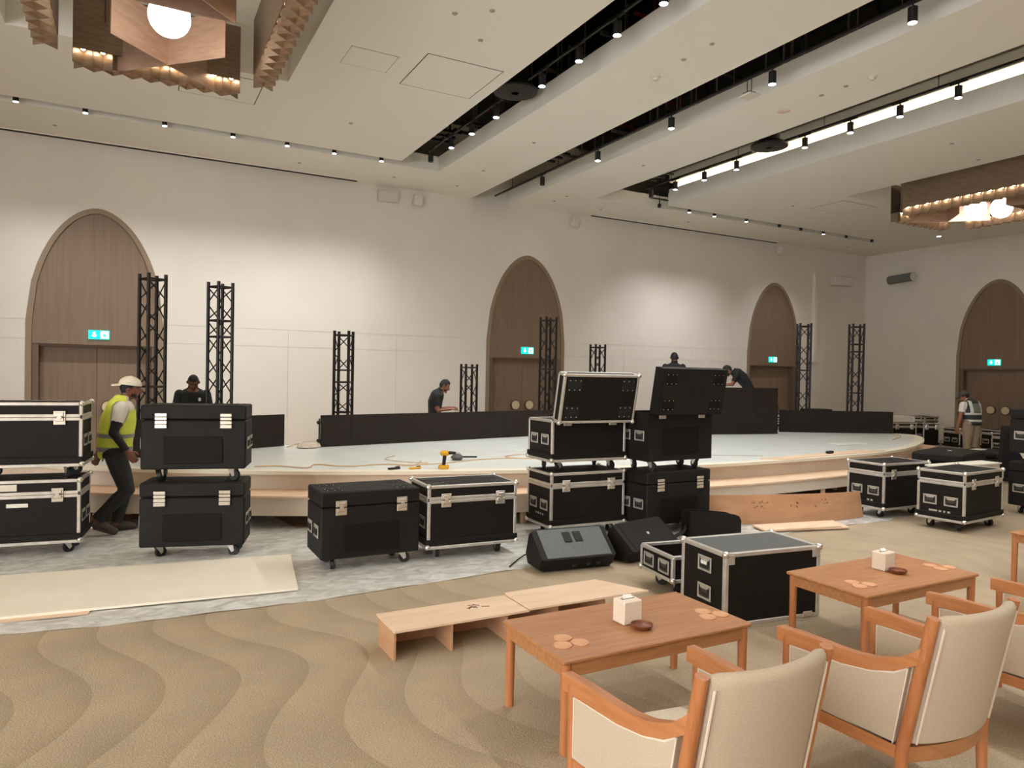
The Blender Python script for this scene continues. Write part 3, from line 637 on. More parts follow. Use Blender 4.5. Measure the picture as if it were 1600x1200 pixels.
# ------------------------------------------------------------------ truss towers
def truss(x, y, z0, h, rz, rungs, lb):
    t = thing('truss_tower', lb, 'truss', (x, y, z0), rz, 'black box truss towers'); s = .12
    for a in (-1, 1):
        for b in (-1, 1):
            G().cyl((a*s, b*s, .012), (a*s, b*s, h), .025, n=10).obj('chord', M['truss'], t)
    fc = (((-1, -1), (1, -1)), ((1, -1), (1, 1)), ((1, 1), (-1, 1)), ((-1, 1), (-1, -1)))
    for (a, b), (c, d) in fc:
        for z in [.06, h-.07] + rungs: G().cyl((a*s, b*s, z), (c*s, d*s, z), .014, n=8).obj('rung', M['truss'], t)
        zs = [.06] + rungs + [h-.07]
        for z0_, z1_ in zip(zs, zs[1:]):
            if z1_-z0_ < .2: continue
            k = max(1, round((z1_-z0_)/.32)); e = (z1_-z0_)/k
            g = G()
            for q in range(k):
                u, v = (z0_+e*q+.02, z0_+e*(q+1)-.02)
                g.cyl((a*s, b*s, u), (c*s, d*s, v), .0095, n=6) if q % 2 else g.cyl((c*s, d*s, u), (a*s, b*s, v), .0095, n=6)
                g.cyl((a*s, b*s, v), (c*s, d*s, (u+v)/2), .0095, n=6) if False else None
            g.obj('diagonal_brace', M['truss'], t)
    G().box((0, 0, .006), (.34, .34, .012)).obj('base_plate', M['truss'], t)
def vang(x, y): return -math.atan2(x, y)   # faces the aisle the tower is seen from
for x, y, h, th, rg, lb in (
        (.27, 11.1, 3.08, 28, [1.0, 1.52], 'tall black truss tower standing in front of the leftmost arched door'),
        (1.18, 11.42, 3.07, 36, [1.1, 2.26, 2.5], 'tall black truss tower just right of the leftmost arched door'),
        (3.14, 11.8, 2.45, -17, [1.1, 1.6, 1.8], 'black truss tower at the left end of the long middle screen'),
        (6.0, 13.0, 1.97, 24, [], 'shortest truss tower beside the bowed head of the typing man'),
        (7.72, 12.8, 2.99, 31, [1.0, 1.9], 'tall black truss tower before the middle arched door'),
        (9.3, 13.25, 2.49, 30, [1.2], 'black truss tower rising behind the open silver case'),
        (13.72, 11.32, 3.08, 15, [.9, 2.0], 'black truss tower right of the tall screen, beside the third arch'),
        (14.75, 10.72, 3.09, 20, [1.5, 2.45, 2.62], 'rightmost black truss tower behind the right screen')):
    truss(x, y, 0, h, vang(x, y) + math.radians(th), rg, lb)
# ------------------------------------------------------------------ plastic floor film, boards on the floor
def film(name, edge, back, z, lb):
    n = len(edge); m = 14; vs = []; fs = []
    for i in range(n):
        for j in range(m+1):
            u = j/m; x = edge[i][0]*(1-u)+back[i][0]*u; y = edge[i][1]*(1-u)+back[i][1]*u
            vs.append((x, y, z + .006 + .006*math.sin(x*9+y*5)*math.sin(y*13-x*4) ))
    for i in range(n-1):
        for j in range(m): a = i*(m+1)+j; fs.append((a, a+m+1, a+m+2, a+1))
    o = G().add(vs, fs).obj(name, M['film'], sharp=180); o['label'] = lb; o['category'] = 'plastic sheet'
ed = []
kn = [(-3.5, 5.85), (-.74, 5.72), (0, 5.61), (1.3, 5.56), (3.16, 5.69), (4.65, 5.8), (6.0, 5.72), (7.7, 5.75), (8.6, 5.72), (9.3, 5.9)]
for a, b in zip(kn, kn[1:]):
    for k in range(10): u = k/10; ed.append((a[0]*(1-u)+b[0]*u, a[1]*(1-u)+b[1]*u + rr.uniform(-.005, .005)))
film('floor_film', ed, [(x, 9.4 if x < 1.5 else 8.2) for x, y in ed], 0, 'wrinkled translucent plastic film laid on the carpet before the stage')
sheet('cream_board', [(-2.5, 6.18), (1.213, 5.84), (1.37, 6.96), (-2.3, 7.36)], .016, .018, M['cream'], 'large cream board lying flat on the film at lower left', 'board')
sheet('pink_board', [(-2.8, 6.14), (-.25, 5.9), (-.22, 6.05), (-2.7, 6.4)], .013, .003, M['plypink'], 'pinkish sheet edge under the cream board', 'board')
# curved brown fascia board in front of the stage
Q = resample(smooth([(6.13, 6.42), (6.4, 6.32), (6.8, 6.22), (7.4, 6.06), (7.95, 5.975), (8.3, 5.97), (8.555, 6.0)], 3), .1)
B = offset(Q, -.016); nq = len(Q)
g = G(); g.rings([[(a.x, a.y, .012), (a.x+.0, a.y+.06, .37-.03*(i/nq)), (b.x, b.y+.06, .37-.03*(i/nq)), (b.x, b.y, .012)] for i, (a, b) in enumerate(zip(Q, B))])
bo = g.obj('curved_fascia', M['plybrown']); bo['label'] = 'curved brown plywood fascia propped on edge before the stage'; bo['category'] = 'plywood'
g = G()
for k in range(26):
    i = int(nq*rr.choice((.28, .3, .33, .36, .5, .52, .66, .69, .71))); p = Q[i]; z = .24 + rr.uniform(-.05, .05)
    g.box((p.x + rr.uniform(-.06, .06), p.y + .06*z/.37 - .004, z), (rr.uniform(.01, .04), .004, .006), rot=Matrix.Rotation(rr.uniform(-1, 1), 3, 'Y'))
g.obj('pencil_marks', M['scrawl'], bo, kind='stuff')
for k, (dx, dy, z, lb) in enumerate(((0, 0, .014, 'bottom plywood sheet of the small stack before the curved fascia'), (.05, .03, .031, 'top plywood sheet of the small stack before the curved fascia'))):
    sheet('plywood_sheet', [(6.62-dx, 6.13-dy), (6.53-dx, 5.85-dy), (7.64-dx*2, 5.58+dy), (7.80-dx, 5.86+dy)], z, .016, M['ply'], lb, 'plywood', 'stacked plywood sheets')
# plywood step box in the foreground
t = thing('plywood_step', 'open fronted plywood step box lying on the carpet behind the table', 'step box', (1.45, 4.19, 0), 0.0)
L = 1.95
G().box((.48, .155, .19), (.96, .36, .014)).obj('top_board', M['plypink'], t)
G().prism([(.955, -.045), (1.95, -.06), (1.75, .34), (.955, .335)], lambda a, b: (a, b, .2), lambda a, b: (a, b, .214)).obj('top_board', M['plypink'], t)
for x in (.015, .40, .80, 1.2, 1.6): G().box((x, .16, .0915), (.014, .31, .183)).obj('divider', M['plybrown'], t)
G().box((.82, .308, .0915), (1.62, .012, .183)).obj('back_board', M['plyedge'], t)
g = G()
for k in range(7): g.box((.66+rr.uniform(-.08, .08), .2+rr.uniform(-.04, .04), .1985), (rr.uniform(.03, .08), .006, .002), rz=rr.uniform(-1, 1))
g.obj('pencil_marks', M['scrawl'], t, kind='stuff')
# white stair unit at the right
t = thing('stair_unit', 'white and plywood two step stair unit at the right', 'stairs', (8.95, 5.55, 0), .08)
# ------------------------------------------------------------------ flight cases
def caster_mesh():
    g = G(); g.box((0, 0, .114), (.09, .09, .008), .002); g.cur = 0
    for s in (-1, 1): g.prism([(-.035, .11), (.035, .11), (.045, .05), (.02, .035)], lambda a, b, s=s: (a, s*.022, b), lambda a, b, s=s: (a, s*.027, b))
    return g.mesh('caster', M['chrome'])
ME_CAST = caster_mesh(); ME_WHEEL = G().cyl((.03, -.018, .05), (.03, .018, .05), .05, n=18).mesh('wheel', M['rubber'])
def handle_mesh():   # recessed spring handle, faces -x
    g = G(); w, h = .16, .115
    for a, b, c, d in ((-w/2, w/2, h/2-.016, h/2), (-w/2, w/2, -h/2, -h/2+.016), (-w/2, -w/2+.016, -h/2, h/2), (w/2-.016, w/2, -h/2, h/2)): g.box((-.003, (a+b)/2, (c+d)/2), (.006, b-a, d-c), .002)
    g.cur = 1; g.box((-.001, 0, 0), (.002, w-.03, h-.03)); g.cur = 2
    g.box((-.010, 0, -.018), (.014, .1, .022), .006)
    for s in (-1, 1): g.box((-.007, s*.048, .004), (.008, .012, .05), .002)
    g.cur = 0; g.box((-.003, 0, .03), (.004, .1, .02), .001)
    return g.mesh('handle', [M['alu'], M['well'], M['rubber']])
ME_HAND = handle_mesh()
def latch_mesh():    # butterfly latch, faces -y
    g = G(); g.box((0, -.004, .035), (.1, .008, .055), .003); g.box((0, -.004, -.035), (.1, .008, .065), .003)
    g.box((0, -.013, .03), (.07, .012, .035), .004); g.box((0, -.013, -.02), (.075, .012, .03), .004); g.cyl((0, -.008, 0), (0, -.026, 0), .02, n=10)
    for s in (-1, 1):
        for z in (.052, -.055): g.cyl((s*.035, -.006, z), (s*.035, -.012, z), .007, n=6)
    return g.mesh('latch', M['chrome'])
ME_LATCH = latch_mesh()
g = G()
for z, h in ((.05, .03), (.015, .025), (-.02, .03), (-.058, .035)): g.box((0, -.008, z), (.105, .016, h), .004)
ME_LATCH2 = g.mesh('latch', M['chrome'])
def corner_mesh():
    g = G(); g.lathe([(.028*math.sin(math.pi*i/8)+1e-4, -.028*math.cos(math.pi*i/8)) for i in range(9)], n=10)
    return g.mesh('ball_corner', M['chrome'])
ME_BALL = corner_mesh()
ME_DISH = {}
for m_ in ('slot', 'lam', 'plas2'):
    g = G(); g.box((0, 0, .001), (.17, .13, .002), .0008); g.cur = 1
    for a in (-1, 0, 1):
        for b in (-1, 1): g.cyl((a*.065, b*.05, .002), (a*.065, b*.05, .005), .006, n=6)
    ME_DISH[m_] = g.mesh('caster_dish', [M[m_], M['chrome']])
MESHC = {}
def rail(parent, axis, L, c, name='edge_rail', w=.03):
    key = (axis, round(L, 3), w)
    if key not in MESHC:
        d = [w, w, w]; d['xyz'.index(axis)] = L; MESHC[key] = G().box((0, 0, 0), d, .004).mesh(name, M['alu'])
    return put(MESHC[key], name, parent, c)
def flight_case(label, loc, rz, W=.95, D=.54, style='silver', open_lid=0, h0=.12, h1=.58, h2=.72, front=True, group=None, casters=True, latch2=False, marks=True):
    """origin = middle of the footprint on the floor; front is -y, ends carry the handles"""
    t = thing('flight_case', label, 'flight case', loc, rz, group or ('silver edged flight cases' if style == 'silver' else 'black plastic cases'))
    bm_ = M['lam'] if style == 'silver' else M['plas']; e = .0
    x, y = W/2, D/2
    if not open_lid or style == 'silver':
        pass
    # body (open shell when the lid is up)
    g = G()
    if open_lid:
        k = .012
        g.box((0, -y+k/2+.004, (h0+h1)/2), (W-.01, k, h1-h0)); g.box((0, y-k/2-.004, (h0+h1)/2), (W-.01, k, h1-h0))
        for s in (-1, 1): g.box((s*(x-k/2-.004), 0, (h0+h1)/2), (k, D-.03, h1-h0))
        g.box((0, 0, h0+.008), (W-.03, D-.03, .016))
    else: g.box((0, 0, (h0+h1)/2), (W-.01, D-.01, h1-h0), .012 if style != 'silver' else 0)
    body = g.obj('body', bm_, t)
    if style == 'silver':
        for a in (-1, 1):
            for b in (-1, 1): rail(body, 'z', h1-h0-.02, (a*(x-.013), b*(y-.013), (h0+h1)/2))
        for b in (-1, 1):
            rail(body, 'x', W-.03, (0, b*(y-.013), h1-.015)); rail(body, 'x', W+.02, (0, b*(y-.003), h0+.012))
        for a in (-1, 1):
            rail(body, 'y', D-.03, (a*(x-.013), 0, h1-.015)); rail(body, 'y', D+.02, (a*(x-.003), 0, h0+.012))
            for b in (-1, 1): put(ME_BALL, 'ball_corner', body, (a*x, b*y, h0+.02))
        G().box((0, 0, h0+.06), (W+.024, D+.024, .06), .006).obj('base_skirt', M['lam'], t) if not open_lid else G().box((0, 0, h0+.06), (W+.024, D+.024, .06), .006).obj('base_skirt', M['lam'], t)
    else:
        G().box((0, -y-.002, (h0+h1)/2-.05), (W*.55, .008, (h1-h0)*.55), .003).obj('front_recess_shade', M['plas2'], body)  # raised plate; the shade of a recess is put into its darker colour
    # lid
    lid = bpy.data.objects.new('lid', None); COL.objects.link(lid); lid.parent = t
    hl = h2-h1
    g = G()
    if open_lid:
        k = .012
        g.box((0, y, hl-k/2), (W-.01, D-.01, k), .004)
        for s in (-1, 1): g.box((s*(x-k/2-.004), y, hl/2), (k, D-.01, hl)); g.box((0, y+s*(y-k/2-.004), hl/2), (W-.01, k, hl))
    else: g.box((0, y, hl/2+.003), (W-.01, D-.01, hl-.006), .012 if style != 'silver' else .003)
    COL.objects.unlink(lid); bpy.data.objects.remove(lid)
    lid = g.obj('lid', bm_, t)
    lid.location = (0, -y, h1); lid.rotation_euler = (math.radians(open_lid), 0, 0)
    if style == 'silver':
        for b in (-1, 1):
            rail(lid, 'x', W-.02, (0, y+b*(y-.013), hl-.013)); rail(lid, 'x', W-.03, (0, y+b*(y-.013), .017))
        for a in (-1, 1):
            rail(lid, 'y', D-.02, (a*(x-.013), y, hl-.013)); rail(lid, 'y', D-.03, (a*(x-.013), y, .017))
            for b in (-1, 1):
                put(ME_BALL, 'ball_corner', lid, (a*(x-.006), y+b*(y-.006), hl-.008))
                rail(lid, 'z', hl-.04, (a*(x-.013), y+b*(y-.013), hl/2))
    for a in (-1, 1):
        for b in (-1, 1): put(ME_DISH['plas2' if style != 'silver' else 'slot'], 'caster_dish', lid, (a*(x-.14), y+b*(y-.12), hl+.0005))
    if not open_lid:
        for a in (-1, 1): put(ME_LATCH2 if latch2 else ME_LATCH, 'latch', t, (a*W*.305, -y-.004, h1))
    else:
        for a in (-1, 1): G().box((0, -.008, -.03), (.1, .014, .07), .004).obj('latch', M['alu'], t, (a*W*.305, -y-.004, h1))
    for s, r in ((-1, 0), (1, math.pi)):
        for b in (-1, 1): put(ME_HAND, 'handle', t, (s*(x+.0), b*D*.22, h0+(h1-h0)*.52), r)
    if casters:
        for a in (-1, 1):
            for b in (-1, 1):
                c = put(ME_CAST, 'caster', t, (a*(x-.14), b*(y-.12), 0), rr.uniform(-2, 2)); put(ME_WHEEL, 'wheel', c)
    return t
def mark(case, x, y, z, w, h, m='label', name='sticker', face='front'):
    if face == 'front': G().box((x, y, z), (w, .003, h)).obj(name, M[m], case)
    else: G().box((y, x, z), (.003, w, h)).obj(name, M[m], case)
def stencil(case, xs, z, x0):   # short painted line of marks on an end panel
    g = G()
    for k, w in enumerate(xs): g.box((x0, -.1+.05*k, z), (.002, w, .022))
    g.obj('stencil_mark', M['alu'], case)
def corner_case(label, fl, rz_deg, W=.95, D=.54, z=0, **k):
    """place by its front left bottom corner"""
    r = math.radians(rz_deg); c = Vector((fl[0], fl[1], 0)) + Matrix.Rotation(r, 3, 'Z') @ Vector((W/2, D/2, 0))
    return flight_case(label, (c.x, c.y, z), r, W, D, **k)
c = corner_case('silver edged flight case at far left, bottom of its stack', (-1.345, 7.98), -7, .95, .5)
mark(c, -.03, -.257, .49, .17, .035); mark(c, -.1, -.253, .655, .13, .06, 'chrome', 'top_latch')
corner_case('silver edged flight case at far left, top of its stack', (-1.335, 7.98), -7, .95, .5, z=.724)
c = corner_case('black plastic case beside the walking man, bottom of its stack', (.08, 7.38), -15.5, .93, .44, style='plastic', latch2=True)
c = corner_case('black plastic case beside the walking man, top of its stack', (.085, 7.39), -15.5, .93, .44, style='plastic', z=.724, latch2=True)
corner_case('black plastic case standing alone on the film, left of a silver case', (1.483, 6.25), 0, .925, .55, style='plastic')
corner_case('silver edged flight case standing alone beside the black plastic case', (2.49, 6.26), -3, .925, .56)
c = corner_case('silver edged flight case under the one with raised lid', (4.035, 6.57), -1.5, .97, .54); stencil(c, (.03, .02, .03, .02), .25, -.488)
corner_case('silver edged flight case with its lid raised, top of its stack', (4.03, 6.565), -1.5, .97, .54, z=.724, open_lid=102)
corner_case('black plastic case under the one with raised lid', (5.07, 6.22), 3, 1.0, .5, style='plastic', latch2=True)
corner_case('black plastic case with its lid raised, top of its stack', (5.07, 6.22), 3, 1.0, .53, style='plastic', z=.724, open_lid=100, h1=.665, h2=.80)
c = corner_case('silver edged flight case half hidden by the curved brown board', (8.59, 5.79), -.6, .94, .54); stencil(c, (.03, .03), .23, -.473)
c = corner_case('silver edged flight case on the open carpet at right, nearest of its pair', (8.697, 4.84), 5, .98, .55); stencil(c, (.03, .02, .03, .035, .06), .23, -.493)
corner_case('black plastic case at the right picture edge, bottom of its stack', (10.75, 4.9), 0, .95, .52, style='plastic')
corner_case('black plastic case at the right picture edge, top of its stack', (10.75, 4.9), 0, .95, .52, style='plastic', z=.724)
# big case without its base, standing on the carpet
t = thing('flight_case', 'large grey topped flight case standing on the carpet between tables', 'flight case', (4.235, 3.945, 0), math.radians(-6.7), 'silver edged flight cases')
W_, D_, H_ = .88, .53, .535
G().box((0, 0, H_/2), (W_-.01, D_-.01, H_-.004)).obj('body', M['lam'], t); G().box((0, 0, H_-.003), (W_-.05, D_-.05, .004)).obj('top_panel', M['topgrey'], t)
for a in (-1, 1):
    for b in (-1, 1):
        rail(t, 'z', H_-.03, (a*(W_/2-.015), b*(D_/2-.015), H_/2), w=.034); put(ME_BALL, 'ball_corner', t, (a*(W_/2-.008), b*(D_/2-.008), H_-.01))
        G().box((a*(W_/2-.045), b*(D_/2+.002), H_-.045), (.07, .006, .07), .002).obj('corner_plate', M['alu'], t)
    for z in (.015, H_-.012): rail(t, 'x', W_-.02, (0, a*(D_/2-.014), z), w=.032); rail(t, 'y', D_-.02, (a*(W_/2-.014), 0, z), w=.032)
for z in (.2, .41): h_ = put(ME_HAND, 'handle', t, (-W_/2-.001, -.03, z))
mark(t, -.03, -W_/2-.012, .42, .07, .025, face='end')
G().box((.32, -D_/2-.006, .03), (.09, .012, .04), .003).obj('latch', M['chrome'], t)
# its open tray with casters
t = thing('case_tray', 'shallow open silver edged case tray on casters behind the large case', 'case tray', (4.33, 4.62, 0), math.radians(-8), None)
W_, D_ = .82, .5
g = G()
for s in (-1, 1): g.box((s*(W_/2-.008), 0, .225), (.012, D_-.01, .2)); g.box((0, s*(D_/2-.008), .225), (W_-.01, .012, .2))
g.box((0, 0, .13), (W_-.02, D_-.02, .012)); g.obj('body', M['lam'], t)
for a in (-1, 1):
    for b in (-1, 1):
        rail(t, 'z', .2, (a*(W_/2-.01), b*(D_/2-.01), .225)); put(ME_BALL, 'ball_corner', t, (a*(W_/2-.004), b*(D_/2-.004), .14))
        c = put(ME_CAST, 'caster', t, (a*(W_/2-.12), b*(D_/2-.1), 0), rr.uniform(-2, 2)); put(ME_WHEEL, 'wheel', c)
    for z in (.135, .325): rail(t, 'x', W_-.02, (0, a*(D_/2-.01), z)); rail(t, 'y', D_-.02, (a*(W_/2-.01), 0, z))
for b in (-1, 1): put(ME_HAND, 'handle', t, (-W_/2+.001, b*.115, .228))
# black plastic lid standing on edge
t = thing('moulded_shell', 'black moulded case lid standing on the floor behind the speakers', 'case lid', (5.85, 6.03, 0.012), math.radians(-5))
pr_ = [(-.36, 0), (.36, 0), (.36, .15), (.33, .2), (.26, .225), (-.2, .285), (-.36, .29)]
for y in (-.07, .07): G().prism(pr_, lambda a, b, y=y: (a, y-.012, b), lambda a, b, y=y: (a, y+.012, b)).obj('side_wall', M['plas'], t)
G().box((0, 0, .04), (.7, .12, .08)).obj('base', M['plas2'], t); G().box((.345, 0, .08), (.02, .12, .14)).obj('end_wall', M['plas'], t)
# flat black cases at the right back
def flat_case(label, c, rz, W, D, h, z=0):
    t = thing('trunk_case', label, 'case', (c[0], c[1], z), rz, 'flat black cases by the right door')
    for a in (-1, 1):
        for b in (-1, 1): k = put(ME_CAST, 'caster', t, (a*(W/2-.12), b*(D/2-.1), -z), rr.uniform(-2, 2)); put(ME_WHEEL, 'wheel', k)
    G().box((0, 0, h*.35), (W, D, h*.7), .02).obj('body', M['plas'], t); G().box((0, 0, h*.86), (W+.004, D+.004, h*.28), .03).obj('lid', M['plas'], t)
    for y in (-.2, .2): G().box((W/2+.008, y*D/.6, h*.62), (.016, .08, .17), .004).obj('latch', M['chrome'], t)
    G().box((-W/2+.15, -D/2-.006, h*.45), (.14, .012, .05), .006).obj('handle', M['alu'], t)
    G().box((.02, 0, h+.001), (.09, .05, .002)).obj('sticker', M['label'], t)
    return t
flat_case('flat black trunk case with two latches lying right of the stage tip', (11.97, 6.93), .27, 1.26, .76, .54, .118)
t = flat_case('flat black case with papers lying right of the vested man', (14.5, 7.75), .3, 1.1, .6, .38, .118)
sheet('paper_sheet', [(14.2, 7.7), (14.7, 7.78), (14.68, 7.98), (14.28, 7.9)], .501, .003, M['label'], 'printed paper sheets lying on flat black case', 'paper')
t = thing('leaning_panel', 'black case lid leaning upright beside the right edge stack', 'case lid', (14.05, 6.85, 0), .25); G().box((0, 0, .52), (.12, .7, 1.0), .02, rot=Matrix.Rotation(.16, 3, 'Y')).obj('panel', M['plas'], t); G().box((-.05, 0, .5), (.03, .6, .85), .01, rot=Matrix.Rotation(.16, 3, 'Y')).obj('inner_foam', M['plas2'], t)
# cases along the right wall by the stage tip
def bg(label, x, y, rz, W, D, h1, **k): return flight_case(label, (x, y, 0), rz, W, D, h1=h1-.1, h2=h1, **k)
bg('silver edged case with white box on it, right of the stage', 17.6, 11.55, -.25, .75, .5, .72)
t = thing('white_carton', 'white carton lying on a flight case right of the stage', 'carton', (17.62, 11.5, .735), -.25); G().box((0, 0, .075), (.68, .3, .15), .004).obj('carton', M['label'], t); G().box((.22, -.152, .075), (.008, .002, .15)).obj('seam', M['grey'], t)
bg('silver edged case with one handle, just right of the white carton', 18.35, 11.3, -.25, .5, .5, .72)
bg('low silver edged case in the row left of the vested man', 18.72, 10.62, -.2, .5, .5, .62)
bg('silver edged rack case just left of the vested man', 19.25, 9.95, -.1, .6, .5, .62)
bg('silver edged case right of the vested man before the door', 18.4, 9.35, .1, .5, .4, .6)
bg('dark case at the back wall corner behind the white carton', 20.0, 12.4, 0, .8, .5, .8)
bg('brown topped case behind the right truss tower', 15.2, 13.1, .1, 1.0, .5, .95, style='silver')
bg('black case behind the truss tower at the third arch', 16.3, 13.0, 0, .7, .5, 1.0, style='plastic')
sheet('white_floor_sheet', [(17.4, 8.9), (18.6, 8.6), (19.2, 9.0), (18.1, 9.4)], .002, .006, M['cream'], 'white sheet on the floor before the right door', 'sheet') if False else None
# stair unit
su = [o for o in COL.objects if o.name == 'stair_unit'][0]
su.location = (9.4, 5.5, 0); su.rotation_euler = (0, 0, 0)
G().box((.66, .125, .678), (1.32, .28, .018)).obj('tread_board', M['cream'], su); G().box((.68, .125, .334), (1.24, .25, .668)).obj('riser_box', M['plywhite'], su)
G().box((.77, .41, .15), (1.06, .27, .30)).obj('riser_box', M['plywhite'], su); G().box((.77, .41, .309), (1.1, .28, .018)).obj('tread_board', M['cream'], su)

# ------------------------------------------------------------------ stage monitors
def wedge(label, loc, rz, slots, L=.74):
    t = thing('stage_monitor', label, 'speaker', loc, rz, 'black wedge stage monitors')
    # profile in y (front is -y), z; extruded along x with slightly smaller ends
    pr = [(-.16, 0), (.13, 0), (.2, .08), (.15, .3), (.09, .345), (-.19, .13)]
    pr = [(-.12, 0), (.16, 0), (.21, .1), (.14, .3), (.08, .34), (-.20, .12)]
    def ring(x, s): return [(x, y*s, .17+(z-.17)*s) for y, z in pr]
    g = G(); g.rings([ring(-L/2, .9), ring(-L/2+.04, 1), ring(L/2-.04, 1), ring(L/2, .9)]); g.obj('cabinet', M['plas'], t, (0, 0, .012))
    nrm = Vector((0, -(.34-.12), .28)).normalized(); up = Vector((0, .28, .22)).normalized(); ctr = Vector((0, -.06, .242))
    R = Matrix((Vector((1, 0, 0)), up, nrm)).transposed()
    G().box(ctr + nrm*.002, (L-.1, .33, .008), .003, rot=R).obj('grille', M['topgrey' if slots else 'plas'], t)
    if slots:
        for dx in (-.055, .055): G().box(ctr + nrm*.008 + up*.06 + Vector((dx, 0, 0)), (.08, .12, .01), .004, rot=R).obj('handle_slot', M['slot'], t)
        for dx in (-.05, .1, .2): G().box((dx, -.165, .06), (.04, .02, .03), .006).obj('socket', M['slot'], t)
    else: G().box(ctr + nrm*.009 - up*.0, (.03, .03, .006), .002, rot=R).obj('badge', M['alu'], t)
    for dx in (-.25, .25): G().box((dx, .02, .007), (.06, .2, .014)).obj('rubber_foot', M['rubber'], t)
    return t
wedge('black wedge monitor with two handle slots, left of the pair', (3.66, 5.58, 0), math.radians(-6), True, .76)
wedge('black wedge monitor with plain grille, right of the pair', (4.52, 5.6, 0), math.radians(12), False, .72)
cable('speaker_cable', [(3.1, 5.75, .02), (3.3, 5.95, .02), (3.5, 6.1, .03), (3.8, 6.2, .02)], .007, M['darkcable'], 'black cables trailing behind the left wedge monitor')
cable('speaker_cable', [(5.0, 5.9, .02), (5.4, 5.95, .1), (5.6, 6.2, .12)], .02, M['darkcable'], 'thick black cable behind the right wedge monitor')
# ------------------------------------------------------------------ coffee tables
def table(loc, lb):
    t = thing('coffee_table', lb, 'table', loc, 0, 'teak coffee tables'); w, d, h = 1.22, .62, .46
    G().box((0, 0, h-.011), (w, d, .022), .006).obj('tabletop', M['wood'], t)
    for sx in (-1, 1):
        for sy in (-1, 1): G().cyl((sx*(w/2-.035), sy*(d/2-.035), 0), (sx*(w/2-.035), sy*(d/2-.035), h-.022), .022, .026, n=16).obj('leg', M['woodv'], t)
        G().box((sx*(w/2-.03), 0, h-.057), (.022, d-.1, .07), .003).obj('apron', M['wood'], t); G().box((0, sx*(d/2-.03), h-.057), (w-.1, .022, .07), .003).obj('apron', M['wood'], t)
    return t
TABS = [((2.405, 3.09, 0), 'nearest teak coffee table, left of the large flight case'), ((4.65, 3.125, 0), 'teak coffee table in the middle, right of the large flight case'), ((7.62, 3.2, 0), 'teak coffee table cut by the right picture edge')]
for l, lb in TABS: table(l, lb)
def napkin_box(x, y, rz, lb):
    t = thing('napkin_box', lb, 'napkin box', (x, y, .4605), rz, 'napkin boxes on coffee tables')
    G().box((0, 0, .0635), (.125, .1, .127), .006).obj('box', M['napkin'], t); G().box((0, 0, .1275), (.08, .016, .002)).obj('slot', M['slot'], t)
    g = G(); g.add([(-.035, -.004, .128), (.035, -.004, .128), (.03, .012, .145), (-.03, .006, .15)], [(0, 1, 2, 3)]); g.add([(-.035, .004, .128), (.035, .004, .128), (.03, .013, .145), (-.03, .007, .15)], [(3, 2, 1, 0)]); g.obj('tissue', M['tissue'], t)
    for dx in (-.055, .055): G().cyl((dx, -.05, .012), (dx, -.052, .012), .003, n=6).obj('screw', M['grey'], t)
def bowl(x, y, lb):
    t = thing('wooden_bowl', lb, 'bowl', (x, y, .4605), 0, 'small dark wood dishes')
    G().lathe([(0, 0), (.042, 0), (.055, .012), (.06, .024), (.056, .024), (.05, .013), (.036, .008), (0, .008)], n=24).obj('dish', M['bowl'], t)
ME_COAST = G().cyl((0, 0, 0), (0, 0, .005), .046, n=26).mesh('coaster', M['coaster'])
def coasters(pts, where):
    for (x, y), pos in zip(pts, ('back', 'front', 'right')):
        put(ME_COAST, 'coaster', loc=(x, y, .4605), label='round wooden coaster, %s one of the trio %s' % (pos, where), category='coaster', group='round wooden coasters')
napkin_box(2.40, 3.09, .02, 'cream napkin box on the nearest coffee table'); bowl(2.41, 2.975, 'small dark wooden dish before the napkin box on the nearest table')
napkin_box(4.73, 3.18, .05, 'cream napkin box on the middle coffee table'); bowl(4.735, 3.07, 'small dark wooden dish before the napkin box on middle table')
coasters([(2.894, 3.034), (2.854, 2.952), (2.952, 2.955)], 'at the right end of the nearest table')
coasters([(1.949, 3.032), (1.897, 2.949), (1.995, 2.943)], 'at the left end of the nearest table')
coasters([(4.224, 3.055), (4.187, 2.972), (4.283, 2.972)], 'at the left end of the middle table')
coasters([(5.14, 3.09), (5.12, 3.0), (5.22, 3.0)], 'at the right end of the middle table')
